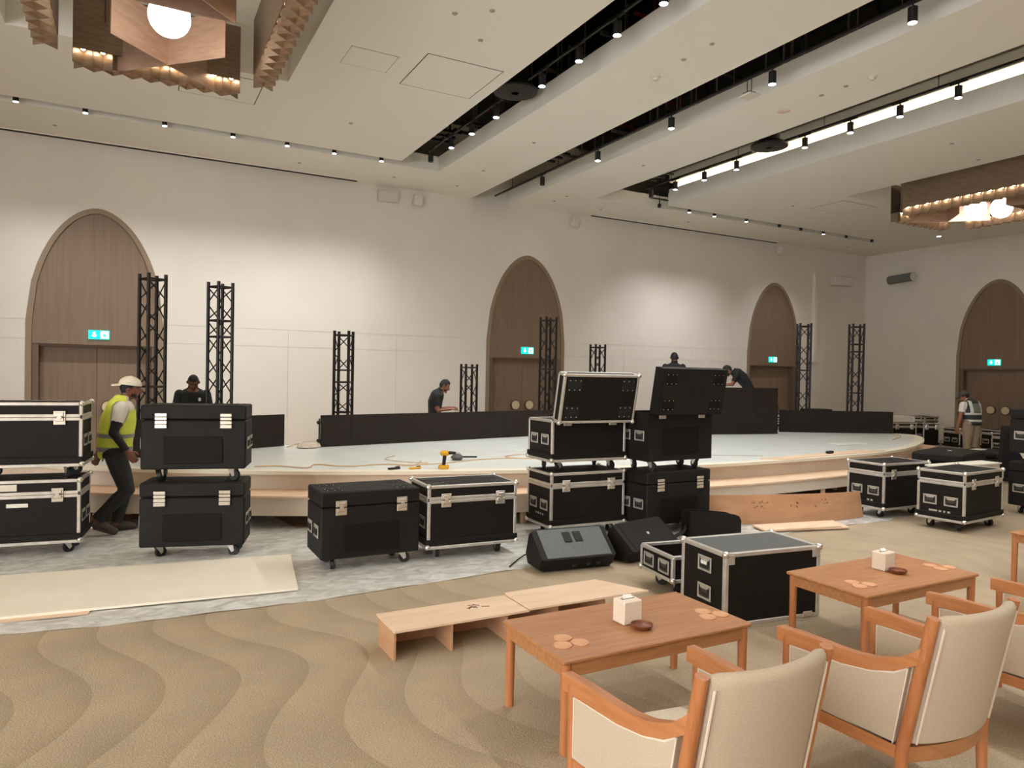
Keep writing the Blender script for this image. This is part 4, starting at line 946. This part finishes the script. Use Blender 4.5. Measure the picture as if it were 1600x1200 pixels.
# ------------------------------------------------------------------ armchairs
def chair_proto(lb):
    t = thing('lounge_armchair', lb, 'armchair', (0, 0, 0), 0, 'teak armchairs with linen upholstery')
    PX, FX = .285, .318
    def post(z): return -.37 + (.88-z)*.2 if z > .3 else -.254 - (.3-z)*.03
    for s in (-1, 1):
        G().tube([(s*PX*1.0, post(z), z) for z in (0, .15, .3, .45, .6, .75, .88)], [.019, .022, .025, .025, .025, .0245, .023], 14).obj('back_leg', M['woodv'], t)
        G().tube([(s*FX, .285, 0), (s*FX, .285, .3), (s*FX, .29, .6)], [.018, .022, .022], 14).obj('front_leg', M['woodv'], t)
        top = [(.335, .632), (.2, .638), (.02, .637), (-.07, .64), (-.15, .652), (-.21, .672), (-.256, .69), (-.305, .727), (-.36, .775)]
        bot = [(-.35, .70), (-.31, .674), (-.23, .625), (-.13, .594), (0, .575), (.19, .57), (.335, .567)]
        pl_ = [Vector((p[0], p[1])) for p in top + bot]
        fx = lambda y: s*(PX + (FX-PX)*((y+.36)/.69))
        G().prism([(p.x, p.y) for p in pl_], lambda a, b: (fx(a)-.021, a, b), lambda a, b: (fx(a)+.021, a, b)).obj('arm', M['woody'], t)
        # upholstered side panel with piping
        bt = [(y, z-.004) for y, z in bot]; yb = lambda z: post(z)+.03
        poly = [(.262, .335)] + [(.262, .563)] + [(y, z) for y, z in bt[::-1] if -.26 < y < .25] + [(-.284, .656), (yb(.335), .335)]
        G().prism(poly, lambda a, b: (fx(a)-.017, a, b), lambda a, b: (fx(a)+.017, a, b)).obj('side_panel', M['fabric'], t)
        for o in (-.017, .017): G().tube([(fx(y)+o, y, z) for y, z in poly], .0048, 6, closed=True).obj('piping', M['piping'], t)
        G().prism([(.29, .272), (.29, .327), (-.25, .327), (-.25, .272)], lambda a, b: (fx(a)-.014, a, b), lambda a, b: (fx(a)+.014, a, b)).obj('side_rail', M['woody'], t)
    G().box((0, .285, .3), (2*FX-.03, .028, .055), .004).obj('front_rail', M['wood'], t)
    bow = .06
    def back_y(u, z): return post(z) - bow*(1-u*u)
    g = G(); n = 14
    g.rings([[(u*PX*.97, back_y(u, .3)+o, z) for o, z in ((-.014, .262), (.014, .262), (.014, .325), (-.014, .325))] for u in [-1+2*i/n for i in range(n+1)]]); g.obj('back_rail', M['wood'], t)
    # back pad: profile loop swept along the bow
    prof = []; T = .04
    for z in (.345, .45, .6, .75): prof.append((-T+.012, z))
    for k in range(7):
        a = math.pi*(1-k/6); prof.append((T*math.cos(a)*.75, .85 + .036*math.sin(a)))
    for z in (.75, .6, .45, .345): prof.append((T-.012, z))
    g = G(); rs = []
    for i in range(n+1):
        u = -1+2*i/n; e = 1 - .18*max(0, (abs(u)-.88)/.12)
        rs.append([(u*(PX-.024), back_y(u, z) + o*e*(1.0), z if z < .8 else .8+(z-.8)*(1-.12*max(0, (abs(u)-.85)/.15))) for o, z in prof])
    g.rings(rs); g.obj('backrest', M['fabric'], t, sharp=60)
    for s in (-1, 1): G().tube([(s*(PX-.03), post(z) - T + .006, z) for z in (.345, .5, .7, .84)], .005, 6).obj('piping', M['piping'], t)
    # seat cushion
    g = G(); rs = []
    ny = 10
    for i in range(ny+1):
        v = i/ny; y = -.27 + .56*v; cr = .02*math.sin(math.pi*v); e = .03*(1 if 0 < i < ny else 0)
        z1 = .425 + cr + (0 if 0 < i < ny else -.03); w = .27
        rs.append([(-w, y, .335), (w, y, .335), (w+.008, y, z1-.05), (w-.03, y, z1), (0, y, z1+.018), (-w+.03, y, z1), (-w-.008, y, z1-.05)])
    g.rings(rs); g.obj('seat_cushion', M['seatfab'], t, sharp=70)
    G().box((0, .01, .322), (.54, .52, .02)).obj('seat_deck', M['fabric'], t)
    G().box((0, -.19, .50), (.42, .12, .12), .045).obj('lumbar_cushion', M['seatfab'], t)
    return t
ch = chair_proto('nearest linen armchair, at the bottom of the picture, back to camera'); ch.location = (1.843, 2.0, 0)
k0 = {}
for x in COL.objects:
    if x.parent: k0.setdefault(x.parent.name, []).append(x)
for x, y, lb in ((3.045, 2.01, 'linen armchair right of the nearest one, facing the middle table'), (4.24, 2.03, 'linen armchair cut by the right edge, third from the left')):
    c = copy_tree(ch, None, k0); c.location = (x, y, 0); c['label'] = lb
# ------------------------------------------------------------------ people
def vecs(a): return np.array(a, float)
def person(label, loc, heading, J, skin, outfit, group=None, voxel=.0075):
    """J: joints in local metres (x forward, y to the person's left, z up); body is one remeshed surface, clothes are child shells"""
    g = G(); prims = []
    def limb(reg, pts, rad, extra=True):
        P = [Vector(p) for p in pts]
        g.tube(P, list(rad), 14)
        for p, r in zip(P, rad): g.lathe([(r*.98*math.sin(math.pi*i/8)+1e-5, -r*.98*math.cos(math.pi*i/8)) for i in range(9)], p, 12)
        prims.append((reg, np.array([tuple(p) for p in P]), np.array(rad), None))
    # torso
    sp = [Vector(p) for p in J['spine']]; wd = J.get('w', [.165, .15, .165, .175, .07]); dp = J.get('d', [.115, .105, .12, .11, .065])
    lat = [Vector(l).normalized() for l in J.get('lat', [(0, 1, 0)]*len(sp))]
    rs = []; dirs = []
    PP = []; 
    for i in range(len(sp)-1):
        for k in range(4): PP.append((i, k/4))
    PP.append((len(sp)-2, 1.0))
    for i, u in PP:
        s = u*u*(3-2*u); c = sp[i].lerp(sp[i+1], u); w = wd[i]*(1-s)+wd[i+1]*s; d = dp[i]*(1-s)+dp[i+1]*s; l = lat[i].lerp(lat[i+1], u).normalized()
        t = (sp[min(i+1, len(sp)-1)] - sp[max(i-(u < .5), 0)]).normalized(); f = l.cross(t).normalized()
        rs.append([c + l*(w*math.copysign(abs(math.cos(a))**.85, math.cos(a))) + f*(d*math.copysign(abs(math.sin(a))**.85, math.sin(a))) for a in [2*math.pi*j/20 for j in range(20)]])
    g.rings(rs)
    prims.append(('torso', np.array([tuple(p) for p in sp]), (np.array(wd)+np.array(dp))/2, None))
    # limbs
    for s, k in ((1, 'L'), (-1, 'R')):
        sh, el, wr = J['sh'+k], J['el'+k], J['wr'+k]
        limb('arm'+k, [sh, el, wr], [.056, .043, .029])
        hp, kn, an = J['hip'+k], J['kn'+k], J['an'+k]
        limb('leg'+k, [hp, tuple((Vector(hp)+Vector(kn))/2), kn, tuple(Vector(kn).lerp(Vector(an), .3)), an], [.092, .084, .06, .058, .042])
        toe = Vector(J['toe'+k]); A = Vector(an); fd = (toe - A); fd.z *= .5; hd = fd.normalized()
        heel = A + Vector((-hd.x*.055, -hd.y*.055, -.045 + (-hd.z*.05)))
        limb('foot'+k, [tuple(heel), tuple(A.lerp(toe, .45) + Vector((0, 0, -.012))), tuple(toe)], [.038, .046, .034])
        # hand: palm, four fingers of unequal length, thumb
        d = (Vector(wr) - Vector(el)).normalized(); d = (d + Vector(J.get('hd'+k, (0, 0, 0)))).normalized()
        n_ = Vector(J.get('pn'+k, (0, -s, 0))); n_ = (n_ - d*n_.dot(d)).normalized(); sd = d.cross(n_).normalized()  # sd: across the palm
        if sd.dot(Vector((1, 0, .3))) < 0: sd = -sd
        b = Vector(wr); rs = []
        for q, w, th in ((0, .026, .022), (.03, .036, .02), (.07, .043, .017), (.092, .04, .014)):
            c = b + d*q; rs.append([c + sd*(w*math.cos(a)) + n_*(th*math.sin(a)) for a in [2*math.pi*j/12 for j in range(12)]])
        g.rings(rs); pts = [tuple(b), tuple(b + d*.09)]
        prims.append(('hand'+k, np.array(pts), np.array([.03, .04]), None))
        for o, ln in ((.031, .066), (.011, .078), (-.010, .072), (-.030, .056)):
            f0 = b + d*.08 + sd*o; f1 = f0 + (d*.9 + n_*.25).normalized()*ln*.55; f2 = f1 + (d*.6 + n_*.75).normalized()*ln*.5
            limb('hand'+k, [tuple(f0), tuple(f1), tuple(f2)], [.0105, .0098, .0085])
        t0 = b + d*.025 + sd*.03; t1 = t0 + (d*.6 + sd*.6 + n_*.3).normalized()*.045; t2 = t1 + (d*.85 + sd*.1 + n_*.35).normalized()*.035
        limb('hand'+k, [tuple(t0), tuple(t1), tuple(t2)], [.0145, .0115, .0095])
    # head
    hc = Vector(J['head']); hf = Vector(J.get('face', (1, 0, 0))).normalized(); hl = Vector((0, 0, 1)).cross(hf).normalized(); hl = Vector(J['hl']).normalized() if 'hl' in J else hl
    hu = hf.cross(hl).normalized(); HR = Matrix((hf, hl, hu)).transposed()
    limb('neck', [tuple(sp[-1] - Vector((0, 0, .05))), tuple(hc + HR @ Vector((-.025, 0, -.06)))], [.062, .055])
    rs = []
    for i in range(1, 22):
        ph = math.pi*i/22; zz = -math.cos(ph); rr_ = math.sin(ph); ring = []
        for j in range(26):
            a = 2*math.pi*j/26; x, y = rr_*math.cos(a), rr_*math.sin(a); z = zz
            X, Y, Z = x*.097, y*.076, z*.118
            if z < 0:
                Y *= 1 + z*.30; X = X*(1 + z*.12) + (.016*(-z) if x > 0 else .022*(-z))
            if x > .3 and z > -.2: X -= .006*(x-.3)
            if x > .72 and abs(abs(y)-.34) < .2 and abs(z+.02) < .14: X -= .006      # eye sockets
            if x > .7 and -.62 < z < -.5 and abs(y) < .3: X += .004                     # lips
            ring.append(hc + HR @ Vector((X, Y, Z)))
        rs.append(ring)
    g.rings(rs)
    def blob(p0, p1, r0, r1): g.tube([hc + HR @ Vector(p0), hc + HR @ Vector(p1)], [r0, r1], 8)
    blob((.084, 0, .012), (.112, 0, -.030), .009, .0155); blob((.09, 0, -.036), (.114, 0, -.032), .017, .010)
    blob((.07, .04, .022), (.082, .012, .022), .012, .012); blob((.07, -.04, .022), (.082, -.012, .022), .012, .012)
    blob((.06, 0, -.104), (.092, 0, -.1), .022, .015)
    for s in (-1, 1): blob((-.004, s*.07, -.005), (-.016, s*.086, .008), .026, .018)
    prims.append(('head', np.array([tuple(hc)]), np.array([.1]), None))
    # union by voxel remesh
    me0 = bpy.data.meshes.new('tmp'); me0.from_pydata(g.v, [], g.f); ob = bpy.data.objects.new('tmp', me0); COL.objects.link(ob)
    m = ob.modifiers.new('r', 'REMESH'); m.mode = 'VOXEL'; m.voxel_size = voxel; m2 = ob.modifiers.new('s', 'SMOOTH'); m2.iterations = 3; m2.factor = .5
    dg = bpy.context.evaluated_depsgraph_get(); dg.update(); me = bpy.data.meshes.new_from_object(ob.evaluated_get(dg)); me.name = 'person'
    bpy.data.objects.remove(ob); bpy.data.meshes.remove(me0)
    nv = len(me.vertices); V = np.empty(nv*3, np.float32); me.vertices.foreach_get('co', V); V = V.reshape(-1, 3).astype(float)
    Nn = np.empty(nv*3, np.float32); me.vertices.foreach_get('normal', Nn); Nn = Nn.reshape(-1, 3).astype(float)
    best = np.full(nv, 1e9); reg = np.zeros(nv, int); tt = np.zeros(nv); names = []
    for nm, P, R, _ in prims:
        if nm not in names: names.append(nm)
        if len(P) == 1: segs = [(P[0], P[0], R[0], R[0], 0, 1)]
        else: segs = [(P[i], P[i+1], R[i], R[i+1], i/(len(P)-1), (i+1)/(len(P)-1)) for i in range(len(P)-1)]
        for a, b, r0, r1, t0, t1 in segs:
            ab = b-a; L2 = ab @ ab; u = np.clip(((V-a) @ ab)/L2, 0, 1) if L2 > 0 else np.zeros(nv)
            d = np.linalg.norm(V-(a+u[:, None]*ab), axis=1) - (r0+(r1-r0)*u)
            ok = d < best; best[ok] = d[ok]; reg[ok] = names.index(nm); tt[ok] = (t0+(t1-t0)*u)[ok]
    Hd = (V-np.array(hc)) @ np.array(HR)
    ctx = dict(V=V, H=Hd, t=tt, lt=Hd[:, 0]*0)
    def isr(*ns): return np.isin(reg, [names.index(q) for q in ns])
    ctx['isr'] = isr
    face = np.array([list(p.vertices) if len(p.vertices) == 4 else list(p.vertices)+[p.vertices[-1]] for p in me.polygons])
    t_ = me
    for mm in (M[skin], M['hair'], M['lip'], M['eye']): t_.materials.append(mm)
    fc = Hd[face].mean(axis=1); hd_ = isr('head', 'neck')[face].all(axis=1); mi = np.zeros(len(face), int)
    x, y, z = fc[:, 0], np.abs(fc[:, 1]), fc[:, 2]
    beard = hd_ & (x > .02) & (z < -.055) & (z > -.13) & ((z < -.078) | (y > .03)) & outfit.get('beard', True)
    mi[beard] = 1
    mi[hd_ & (x > .07) & (z < -.066) & (z > -.082) & (y < .024)] = 2
    mi[hd_ & (x > .06) & (np.abs(z-.002) < .006) & (np.abs(y-.031) < .014)] = 3
    mi[hd_ & (x > .055) & (np.abs(z-.022) < .0055) & (np.abs(y-.032) < .022)] = 1
    me.polygons.foreach_set('material_index', mi); me.polygons.foreach_set('use_smooth', [True]*len(face)); me.update()
    root = put(me, 'person', None, loc, heading, label=label, category='person', group=group)
    for nm, mt, off, sel in outfit['clothes']:
        ok = sel(ctx)[face].all(axis=1)
        if not ok.any(): continue
        ff = face[ok]; used = np.unique(ff); mp = -np.ones(nv, int); mp[used] = np.arange(len(used))
        o_ = off(ctx)[used][:, None] if callable(off) else off
        vs = V[used] + Nn[used]*o_
        me2 = bpy.data.meshes.new(nm); me2.from_pydata(vs.tolist(), [], [tuple(dict.fromkeys(mp[f].tolist())) for f in ff]); me2.materials.append(M[mt])
        me2.polygons.foreach_set('use_smooth', [True]*len(me2.polygons)); me2.update()
        put(me2, nm, root)
    for fn in outfit.get('extra', []): fn(root, hc, HR)
    return root
ARMS = ('armL', 'armR'); LEGS = ('legL', 'legR'); FEET = ('footL', 'footR')
def chin(c): return (c['H'][:, 0] > .0) & (np.linalg.norm(c['H'], axis=1) < .15)
def sel_shirt(c, sl=.42): return c['isr']('torso') & (c['t'] < .96) & ~chin(c) | (c['isr'](*ARMS) & (c['t'] < sl))
def sel_trous(c): return c['isr'](*LEGS) & (c['t'] < .985) | (c['isr']('torso') & (c['t'] < .16))
def sel_hair(c): h = c['H']; return c['isr']('head', 'neck') & (((h[:, 2] > .052) & (h[:, 0] > .035)) | ((h[:, 0] <= .035) & (h[:, 2] > .0)) | ((h[:, 0] < -.03) & (h[:, 2] > -.06)))
def shoes(): return [('shoe', 'shoe', .008, lambda c: c['isr']('footL')), ('shoe', 'shoe', .008, lambda c: c['isr']('footR'))]
HAIR = ('hair', 'hair', lambda c: .006 + .007*np.clip(c['H'][:, 2]/.1, 0, 1), sel_hair)
def cap(mt, backwards):
    def fn(root, hc, HR):
        c = hc + HR @ Vector((-.004, 0, .034)); R = .108
        g = G(); rs = []
        for i in range(9):
            a = math.pi/2*i/8.2; rs.append([c + HR @ Vector((1.05*R*math.cos(a)*math.cos(b), .86*R*math.cos(a)*math.sin(b), .098*math.sin(a)**.9 + .0)) for b in [2*math.pi*j/24 for j in range(24)]])
        g.rings(rs); cp = g.obj('cap', M[mt], root, sharp=60)
        s = -1 if backwards else 1; g = G(); rs = []
        for i in range(7):
            u = i/6; w = .078*math.sqrt(max(1-(u*.86)**2, .05)); x = s*(.085 + .09*u); rs.append([c + HR @ Vector((x, w*q, .006 - .018*u - .016*q*q + dz)) for dz, qs in ((.003, (-1, -.6, -.2, .2, .6, 1)), (-.003, (1, .6, .2, -.2, -.6, -1))) for q in qs])
        g.rings(rs); g.obj('cap_peak', M[mt], cp, sharp=60)
        G().lathe([(.0, .006), (.008, .003), (.009, 0)], c + HR @ Vector((0, 0, .096)), 8).obj('cap_button', M[mt], cp)
    return fn
def stripe(root_mat): pass
# worker in the yellow vest, walking to the right
J1 = dict(spine=[(-.03, 0, .84), (-.035, 0, 1.0), (-.005, 0, 1.2), (.025, 0, 1.36), (.045, 0, 1.455)], w=[.17, .165, .18, .175, .07], d=[.135, .145, .145, .115, .065],
    head=(.105, .0, 1.56), face=(1, -.06, -.12), shL=(.035, .18, 1.365), elL=(-.12, .235, 1.10), wrL=(-.19, .22, .86), shR=(.03, -.18, 1.365), elR=(-.045, -.235, 1.10), wrR=(.085, -.24, .90), hdR=(.25, 0, -.3),
    hipL=(-.03, .09, .86), knL=(.07, .10, .47), anL=(-.02, .10, .09), toeL=(.15, .11, .042), hipR=(-.03, -.09, .86), knR=(.09, -.10, .48), anR=(-.205, -.10, .165), toeR=(-.03, -.11, .046))
vest = lambda c: ~chin(c) & c['isr']('torso') & (c['t'] > .0) & (c['t'] < .86 - .12*(c['V'][:, 0] > .07)) & (np.abs(c['V'][:, 1]) < .185)
def band(a, b): return lambda c: c['isr']('torso') & (c['V'][:, 2] > a) & (c['V'][:, 2] < b)
P1 = person('walking man in yellow hi-vis vest and backwards cream cap', (-.10, 8.72, 0), 0, J1, 'skinA', dict(clothes=[
    ('shirt', 'shirtw', .012, lambda c: sel_shirt(c, .30)), ('arm_sleeve', 'slot', .006, lambda c: c['isr']('armR') & (c['t'] > .26) & (c['t'] < .97)), ('arm_sleeve', 'slot', .006, lambda c: c['isr']('armL') & (c['t'] > .26) & (c['t'] < .97)),
    ('trousers', 'trous', .016, sel_trous), ('hi_vis_vest', 'hivis', .028, vest), ('reflective_band', 'reflect', .032, band(1.035, 1.085)), ('reflective_band', 'reflect', .032, band(.895, .945)),
    ('hair', 'hair', .006, lambda c: sel_hair(c) & (c['H'][:, 0] < .03))] + shoes(), extra=[cap('capw', True)]))
# man behind the left screen, head bowed towards the camera
J2 = dict(spine=[(0, 0, .92), (0, 0, 1.06), (.01, 0, 1.26), (.02, 0, 1.40), (.04, 0, 1.475)], w=[.16, .15, .175, .185, .07],
    head=(.10, 0, 1.565), face=(1, 0, -.55), shL=(.02, .19, 1.39), elL=(.06, .25, 1.12), wrL=(.25, .2, 1.02), shR=(.02, -.19, 1.39), elR=(.06, -.25, 1.12), wrR=(.25, -.2, 1.02),
    hipL=(0, .09, .9), knL=(.02, .1, .5), anL=(0, .1, .09), toeL=(.16, .12, .042), hipR=(0, -.09, .9), knR=(.02, -.1, .5), anR=(0, -.1, .09), toeR=(.16, -.12, .042))
tee = ('shirt', 'shirtb', .014, lambda c: sel_shirt(c, .36)); pants = ('trousers', 'trous', .014, sel_trous)
def logo(root, hc, HR): G().box((.16, .09, 1.31), (.01, .035, .05), .004).obj('chest_mark', M['label'], root)
person('man in black T-shirt standing behind left screen, head bowed', (.86, 12.0, 0), math.radians(-92), J2, 'skinA', dict(clothes=[tee, pants, HAIR] + shoes(), extra=[logo]))
# man in profile at the middle screen
J3 = dict(J2); J3.update(spine=[(0, 0, .92), (-.03, 0, 1.06), (-.02, 0, 1.26), (.02, 0, 1.38), (.07, 0, 1.45)], head=(.145, 0, 1.545), face=(1, 0, -.42), shL=(.0, .18, 1.36), elL=(.03, .2, 1.10), wrL=(.26, .16, 1.135), shR=(.0, -.18, 1.36), elR=(.03, -.2, 1.10), wrR=(.25, -.15, 1.125), pnL=(0, 0, -1), pnR=(0, 0, -1))
person('man in black T-shirt in profile typing behind the long middle screen', (5.0, 12.25, 0), math.radians(-20), J3, 'skinB', dict(clothes=[tee, pants, HAIR] + shoes()))
# man seen from behind over the open plastic case
J4 = dict(J2); J4.update(head=(.02, 0, 1.60), face=(1, .5, -.2), spine=[(0, 0, .92), (0, 0, 1.06), (-.01, 0, 1.28), (0, 0, 1.42), (.0, 0, 1.49)], shL=(0, .19, 1.41), shR=(0, -.19, 1.41))
person('man with black hair seen from behind over the raised plastic lid', (10.4, 11.95, .6), math.radians(35), J4, 'skinB', dict(clothes=[tee, pants, HAIR] + shoes(), beard=False))
# man bending over the tall screen
J5 = dict(J2); J5.update(spine=[(-.1, 0, .92), (-.05, 0, 1.05), (.06, 0, 1.2), (.17, 0, 1.30), (.25, 0, 1.345)], head=(.36, 0, 1.36), face=(1, 0, -.9), shL=(.16, .18, 1.27), elL=(.26, .2, 1.05), wrL=(.46, .12, 1.03), shR=(.16, -.18, 1.27), elR=(.26, -.2, 1.05), wrR=(.46, -.12, 1.03), hipL=(-.1, .09, .9), hipR=(-.1, -.09, .9))
person('man in black T-shirt bending forward behind the tall screen', (12.05, 11.5, .6), math.radians(135), J5, 'skinB', dict(clothes=[tee, pants, HAIR] + shoes()))
# man in the dark vest at the right door
J6 = dict(J2); J6.update(spine=[(-.02, 0, .90), (-.01, 0, 1.02), (.02, 0, 1.2), (.06, 0, 1.33), (.10, 0, 1.41)], head=(.18, .02, 1.485), face=(1, .6, -.5), w=[.17, .165, .18, .185, .07], shL=(.06, .19, 1.31), elL=(.06, .25, 1.05), wrL=(.12, .25, .82), shR=(.05, -.19, 1.31), elR=(.02, -.25, 1.05), wrR=(.06, -.25, .81))
person('man in black and silver vest and grey cap seen from behind, right', (15.88, 8.74, 0), math.radians(78), J6, 'skinB', dict(clothes=[
    ('shirt', 'shirtw', .012, lambda c: sel_shirt(c, .3)), ('trousers', 'khaki', .016, sel_trous), ('vest', 'vestdark', .026, lambda c: vest(c)), ('vest_mesh', 'vestmesh', .030, lambda c: c['isr']('torso') & (c['V'][:, 2] > 1.16) & (c['V'][:, 2] < 1.34) & (np.abs(c['V'][:, 1]) < .085)),
    ('reflective_band', 'silver', .031, band(1.10, 1.155)), ('reflective_band', 'silver', .031, band(.95, 1.005)),
    ('reflective_strap', 'silver', .031, lambda c: c['isr']('torso') & (c['V'][:, 2] > 1.15) & (c['V'][:, 2] < 1.38) & (c['V'][:, 1] > .085) & (c['V'][:, 1] < .14)), ('reflective_strap', 'silver', .031, lambda c: c['isr']('torso') & (c['V'][:, 2] > 1.15) & (c['V'][:, 2] < 1.38) & (c['V'][:, 1] < -.085) & (c['V'][:, 1] > -.14)),
    ('hair', 'hair', .006, lambda c: sel_hair(c) & (c['H'][:, 2] < .05))] + shoes(), extra=[cap('capg', False)]))
